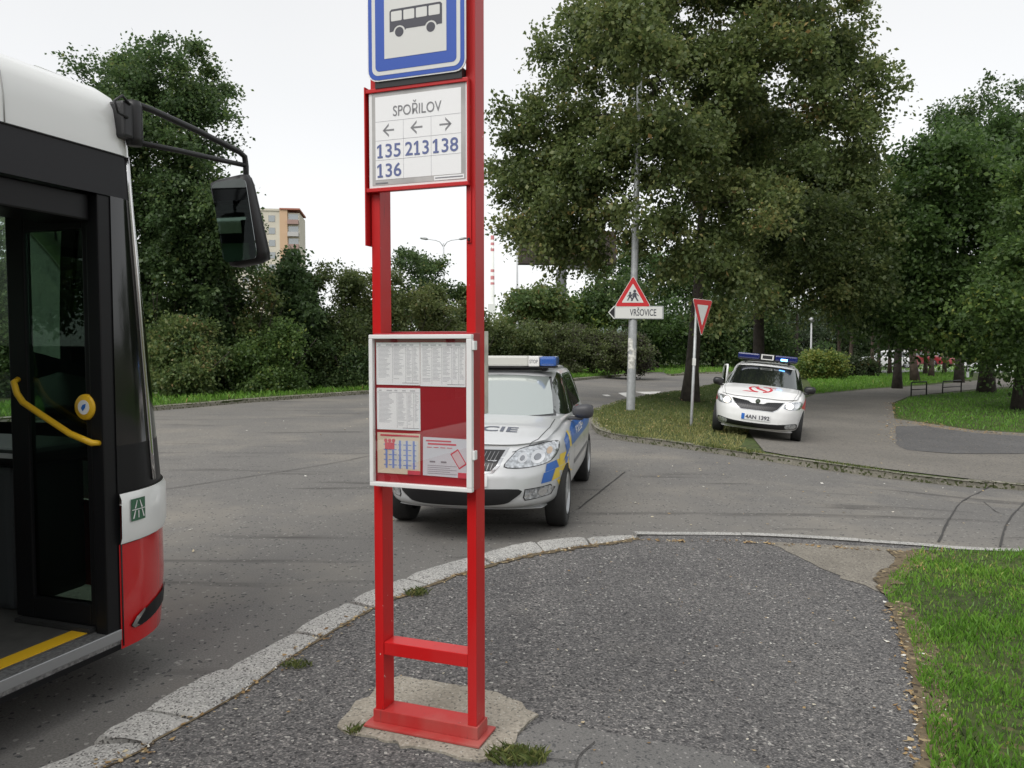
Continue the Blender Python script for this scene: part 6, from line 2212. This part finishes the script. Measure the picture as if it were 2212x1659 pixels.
def band(name, zs, m, segs, insets=None, parent=None, smooth=True, push=0.0):
    insets = insets or [push] * len(zs)
    V, F = [], []
    Rg = [ring(z, i) for z, i in zip(zs, insets)]
    for z, P in zip(zs, Rg):
        V += [(x, y, z) for x, y in P]
    for k in range(len(zs) - 1):
        for i in segs:
            j = (i + 1) % NR
            F.append((k * NR + i, k * NR + j, (k + 1) * NR + j, (k + 1) * NR + i))
    used = sorted({i for f in F for i in f})
    mp = {u: i for i, u in enumerate(used)}
    return mesh_obj(name, [V[u] for u in used], [tuple(mp[i] for i in f) for f in F], m, parent or bus, smooth)


allseg = list(range(NR))
nodoor = [i for i in allseg if i != 5]
sides_r = [0, 1, 2, 3, 4]
sides_l = list(range(NR - 7, NR - 1))
front = [i for i in iF]
M_lowedge = [0.235, 0.262, 0.34, 0.5, 0.66, 0.765]
red_ = band('red_skirt', M_lowedge, M_busred, nodoor)
band('white_stripe', [0.768, 0.80, 0.99, 1.02], M_buswhite, nodoor, [-0.012, -0.022, -0.024, -0.012])
band('black_front_panel', [1.02, 1.10, 1.20, 1.26], M_busblack, nodoor)
pil = [i for i in front if i < 9] + [NR - 2 - i for i in front if i < 9]
scr = [i for i in front if i not in pil]
for hf in (pil[:len(pil) // 2], pil[len(pil) // 2:]):
    band('corner_pillar', [1.26, 1.5, 1.8, 2.1, 2.49], M_blackgloss, hf)
band('windscreen', [1.26, 1.5, 1.8, 2.1, 2.49, 2.62], M_wscreen, scr)
band('header_panel', [2.49, 2.60, 2.70], M_busgrey, [i for i in allseg if i not in scr])
band('screen_header', [2.62, 2.66, 2.70], M_blackgloss, scr)
band('roof_dome', [2.70, 2.82, 2.92, 2.99, 3.04, 3.085], M_buswhite, allseg, [0.0, 0.003, 0.02, 0.06, 0.14, 0.40])
P = ring(3.085, 0.40)
mesh_obj('roof_panel', [(x, y, 3.085) for x, y in P], [tuple(range(len(P)))], M_buswhite, bus)
band('rear_wall', [1.26, 2.49], M_busblack, [NR - 1])
for nm, sg in (('side_glass', sides_r), ('side_glass', sides_l)):
    band(nm, [1.26, 2.49], M_busglass, sg)
for s in (-7.2, -5.4, -4.0, -2.6, -1.30, -0.04):
    if s != -0.04:
        box('window_post', s - 0.05, s + 0.05, 0.006, 0.05, 1.26, 2.49, M_busblack, bus)
    box('window_post', s - 0.05, s + 0.05, BW - 0.05, BW - 0.006, 1.26, 2.49, M_busblack, bus)
# added bright tube imitating the sky reflection where windscreen meets corner pillar
pts = [ring(z, -0.004)[9] for z in np.linspace(1.05, 2.70, 12)]
tube('windscreen_glint', [(p[0], p[1], z) for p, z in zip(pts, np.linspace(1.05, 2.70, 12))], 0.013, M_chrome, bus, 8)
# side marker notch and fog lamp insert low on the corner
cvV, cvF = [], []
for z in np.linspace(0.2, 1.02, 14):
    cvV += [(x, y, z) for x, y in ring(z, 0.0)]
for k in range(13):
    for i in range(NR - 1):
        cvF.append((k * NR + i, k * NR + i + 1, (k + 1) * NR + i + 1, (k + 1) * NR + i))
b_bvh = BVHTree.FromPolygons([Vector(v) for v in cvV], cvF)
ZOFF = 0.0


def bpatch(name, pts, off, m, cell=0.04):
    """outline on the bus side seen square on: (s, z)"""
    return bm_obj(name, outline_patch(b_bvh, pts, 'right', off, cell), m, bus, True)


bpatch('corner_lamp_recess', smooth_closed([(0.07, 0.345), (0.20, 0.395), (0.36, 0.42), (0.50, 0.42), (0.50, 0.355), (0.34, 0.34), (0.18, 0.318), (0.09, 0.318)], 3), 0.006, M_busblack)
bpatch('corner_lamp_trim', [(0.065, 0.335), (0.10, 0.372), (0.165, 0.398), (0.165, 0.384), (0.115, 0.352), (0.10, 0.333), (0.12, 0.322), (0.085, 0.318)], 0.010, M_chrome)
bpatch('skirt_joint', [(0.02, 0.762), (0.5, 0.762), (0.5, 0.770), (0.02, 0.770)], 0.004, M_busblack)
M_stkg = mat('green sticker', (0.04, 0.13, 0.07), 0.5)
stk = bpatch('green_sticker', rect(0.055, 0.155, 0.872, 0.985), 0.030, M_stkg, 0.03)
for q in ([(0.064, 0.885), (0.074, 0.885), (0.086, 0.925), (0.080, 0.925)], [(0.146, 0.885), (0.136, 0.885), (0.124, 0.925), (0.130, 0.925)], rect(0.102, 0.108, 0.885, 0.922), [(0.078, 0.935), (0.086, 0.935), (0.098, 0.975), (0.094, 0.975)], [(0.132, 0.935), (0.124, 0.935), (0.112, 0.975), (0.116, 0.975)], rect(0.060, 0.150, 0.927, 0.931)):
    o = bpatch('white_sticker_mark', q, 0.032, M_white, 0.03)
    o.parent = stk
# floor, doorway, cab
box('floor', -BL + 0.05, -0.0, 0.10, BW - 0.02, 0.26, 0.335, M_floor, bus)
box('floor_front', 0.001, 0.30, 0.32, BW - 0.32, 0.26, 0.335, M_floor, bus)
box('door_sill_tread', -1.26, 0.0, 0.006, 0.098, 0.262, 0.332, mat('checker plate', (0.32, 0.32, 0.32), 0.4, metal=0.7, var=0.5, vscale=60), bus)
box('sill_edge', -1.26, 0.0, -0.006, 0.005, 0.285, 0.338, M_alu, bus, 0.003)
box('yellow_edge_stripe', -1.26, -0.06, 0.115, 0.215, 0.3355, 0.3385, M_yellow, bus)
box('door_sill', -1.26, 0.0, 0.002, 0.09, 0.235, 0.2615, M_busblack, bus)
box('door_post', -0.075, 0.02, 0.006, 0.085, 0.30, 2.49, M_busblack, bus, 0.008)
box('door_post', -1.30, -1.262, 0.004, 0.08, 0.30, 2.49, M_busblack, bus, 0.005)
box('door_mechanism', -1.26, -0.08, 0.05, 0.34, 2.36, 2.49, M_busblack, bus, 0.01)
box('ceiling', -BL + 0.1, 0.10, 0.06, BW - 0.06, 2.56, 2.60, M_int, bus)
# door leaf folded inwards against the dashboard: stands square to the bus side
leaf = box('door_leaf', -0.065, -0.020, 0.07, 0.122, 0.36, 2.40, M_busblack, bus, 0.008)
box('leaf_stile', -0.065, -0.020, 0.505, 0.625, 0.36, 2.43, M_busblack, leaf, 0.008)
box('leaf_top_rail', -0.064, -0.021, 0.123, 0.504, 2.33, 2.40, M_busblack, leaf, 0.006)
box('leaf_bottom_rail', -0.064, -0.021, 0.123, 0.504, 0.36, 0.47, M_busblack, leaf, 0.006)
box('leaf_foot', -0.10, 0.01, 0.10, 0.60, 0.338, 0.358, M_rubber, leaf)
box('leaf_glass', -0.046, -0.040, 0.123, 0.504, 0.471, 2.329, M_busglass, leaf)
V, F = [], []
hr = [(-0.08, 0.545, 1.59), (-0.11, 0.54, 1.575), (-0.115, 0.515, 1.52), (-0.115, 0.475, 1.475), (-0.115, 0.31, 1.395), (-0.115, 0.17, 1.328), (-0.115, 0.10, 1.308), (-0.11, 0.04, 1.288), (-0.07, 0.03, 1.284)]
tube('handrail', hr, [0.014, 0.016, 0.016, 0.016, 0.016, 0.016, 0.016, 0.016, 0.013], M_yellow, leaf, 12)
V, F = lathe_data([(0.0, -0.02), (0.058, -0.02), (0.064, -0.012), (0.064, 0.0)], 28, 'X', (0, 0, 0))
bt = mesh_obj('door_button', V, F, M_yellow, leaf, True)
bt.location = (-0.066, 0.112, 1.458)
V, F = lathe_data([(0.0, -0.0215), (0.036, -0.0215), (0.036, -0.0195)], 24, 'X')
mesh_obj('button_face', V, F, M_white, bt)
bm = bmesh.new()
prism(bm, [(-0.005, -0.018), (0.012, 0.0), (0.016, 0.018), (-0.004, 0.012), (-0.014, -0.004)], 0, 0.001)
sym = bm_obj('button_symbol', bm, M_polblue, bt)
sym.rotation_euler = (math.pi / 2, 0, -math.pi / 2)
sym.location = (-0.0225, 0, 0)
# dashboard, cab wall, driver seat, wheel
box('dashboard', 0.02, 0.50, 0.75, BW - 0.25, 0.336, 1.12, M_int, bus, 0.04)
box('dash_top', -0.02, 0.52, 0.62, BW - 0.20, 1.121, 1.22, M_busblack, bus, 0.03)
box('white_dash_trim', -0.028, -0.0205, 0.66, BW - 0.3, 1.17, 1.195, mat('pale trim', (0.45, 0.46, 0.46), 0.5), bus)
box('cab_wall', -1.32, -1.28, 1.10, BW - 0.05, 0.336, 1.75, M_int, bus, 0.01)
box('cab_door', -1.279, -0.45, 1.06, 1.10, 0.336, 1.30, M_int, bus, 0.01)
st = box('driver_seat', -1.15, -0.65, 1.55, 2.05, 0.65, 0.80, M_int, bus, 0.05)
box('seat_back', -1.25, -1.12, 1.55, 2.05, 0.80, 1.55, M_int, st, 0.05)
V, F = [], []
c_ = Vector((-0.22, 1.8, 1.22))
tube_data([c_ + Vector((0.22 * math.cos(t) * 0.8, 0.23 * math.sin(t), 0.22 * math.cos(t) * 0.45)) for t in np.linspace(0, 2 * math.pi, 25)], 0.016, 8, False, V, F)
mesh_obj('steering_wheel', V, F, M_black, bus, True)
for s in (-1.9, -2.7, -3.6, -4.5):
    for y0 in (0.35, 1.65):
        q = box('passenger_seat', s - 0.22, s + 0.22, y0, y0 + 0.45, 0.72, 0.80, M_int, bus, 0.03)
        box('seat_back', s - 0.26, s - 0.20, y0, y0 + 0.45, 0.80, 1.35, M_busred, q, 0.03)
        box('seat_stand', s - 0.1, s + 0.1, y0 + 0.1, y0 + 0.35, 0.336, 0.719, M_int, q)
for s in (-1.5, -3.1):
    tube('grab_pole', [(s, 0.7, 0.336), (s, 0.7, 2.56)], 0.018, M_yellow, bus, 8)
# wheels and arches
for s in (-2.75 + 0.05, -8.3):
    for y, sd in ((0.16, -1), (BW - 0.16, 1)):
        t = make_wheel(bus, s, y, 0.48, sd, M_alu, 8)
        V, F = lathe_data([(0.001, 0), (0.56, 0)], 30, 'Y', (s, -0.0085 if sd < 0 else BW + 0.0085, 0.48))
        o = mesh_obj('wheel_arch', V, [f for f in F], M_arch, bus)
        t.location.y += -0.10 * (1 if sd < 0 else -1)
# second door on the side
box('rear_door', -6.6, -5.4, -0.012, -0.004, 0.34, 2.42, M_busblack, bus)
# mirror arm and mirror over the front right corner
br = box('mirror_bracket', 0.05, 0.115, -0.045, 0.05, 2.785, 2.965, M_black, bus, 0.015)
V, F = lathe_data([(0.001, 2.765), (0.036, 2.765), (0.042, 2.80), (0.042, 2.955), (0.034, 2.985), (0.001, 2.985)], 18, 'Z', (0.150, -0.01, 0))
mesh_obj('mirror_pivot', V, F, M_black, bus, True)
arm = tube('mirror_arm', [(0.150, -0.01, 2.975), (0.26, -0.015, 2.975), (0.6, -0.03, 2.945), (0.92, -0.045, 2.905), (0.965, -0.05, 2.885), (0.975, -0.05, 2.83), (0.975, -0.05, 2.62)], 0.017, M_black, bus, 10)
tube('mirror_arm', [(0.150, -0.01, 2.785), (0.45, -0.03, 2.805), (0.80, -0.04, 2.825), (0.975, -0.05, 2.835)], 0.014, M_black, bus, 10)
tube('cable', [(0.09, -0.045, 2.95), (0.03, -0.06, 2.975), (-0.01, -0.05, 2.94), (0.01, -0.05, 2.89), (0.07, -0.05, 2.88)], 0.007, M_black, bus, 8)
bm = bmesh.new()
vs = add_box(bm, -0.07, 0.07, -0.135, 0.135, -0.265, 0.265, 0.062)
for v in bm.verts:
    k = (v.co.z + 0.265) / 0.53
    if v.co.x > 0: v.co.y *= 0.86
    v.co.x += 0.03 * (1 - k)
mh = bm_obj('mirror_housing', bm, M_black, arm, False)
for q in mh.data.polygons: q.use_smooth = True
mh.location = (0.945, -0.03, 2.50)
mh.rotation_euler = (R(-9), R(-5), R(7))
bm = bmesh.new()
prism(bm, rrect(-0.112, 0.112, -0.235, 0.235, 0.035), 0, 0.004, MXZ)
gl = bm_obj('mirror_glass', bm, mat('darkened mirror silver', (0.30, 0.32, 0.32), 0.02, metal=1.0), mh)  # low mirror colour imitates the dark trees and road it would reflect
gl.rotation_euler = (0, R(3), R(-90))
gl.location = (-0.072, 0, 0)
# seams, seals and screws on the bus shell
V, F = [], []
for z in (2.699,):
    P = ring(z, -0.003)[:NR // 2]
    tube_data([(x, y, z) for x, y in P if x > -6], 0.004, 6, True, V, F)
mesh_obj('roof_seal', V, F, M_rubber, bus, True)
V, F = [], []
tube_data([(0.012, -0.003, 0.25), (0.012, -0.003, 0.77)], 0.0035, 6, True, V, F)
mesh_obj('corner_seal', V, F, M_rubber, bus, True)
V, F = [], []
for s in (-0.55,):
    tube_data([(s, -0.002, 2.705), (s, 0.001, 2.82), (s, 0.018, 2.92), (s, 0.058, 2.991), (s, 0.138, 3.042), (s, 0.4, 3.087)], 0.003, 6, True, V, F)
mesh_obj('roof_joint', V, F, mat('grey sealant', (0.45, 0.45, 0.44), 0.7), bus, True)
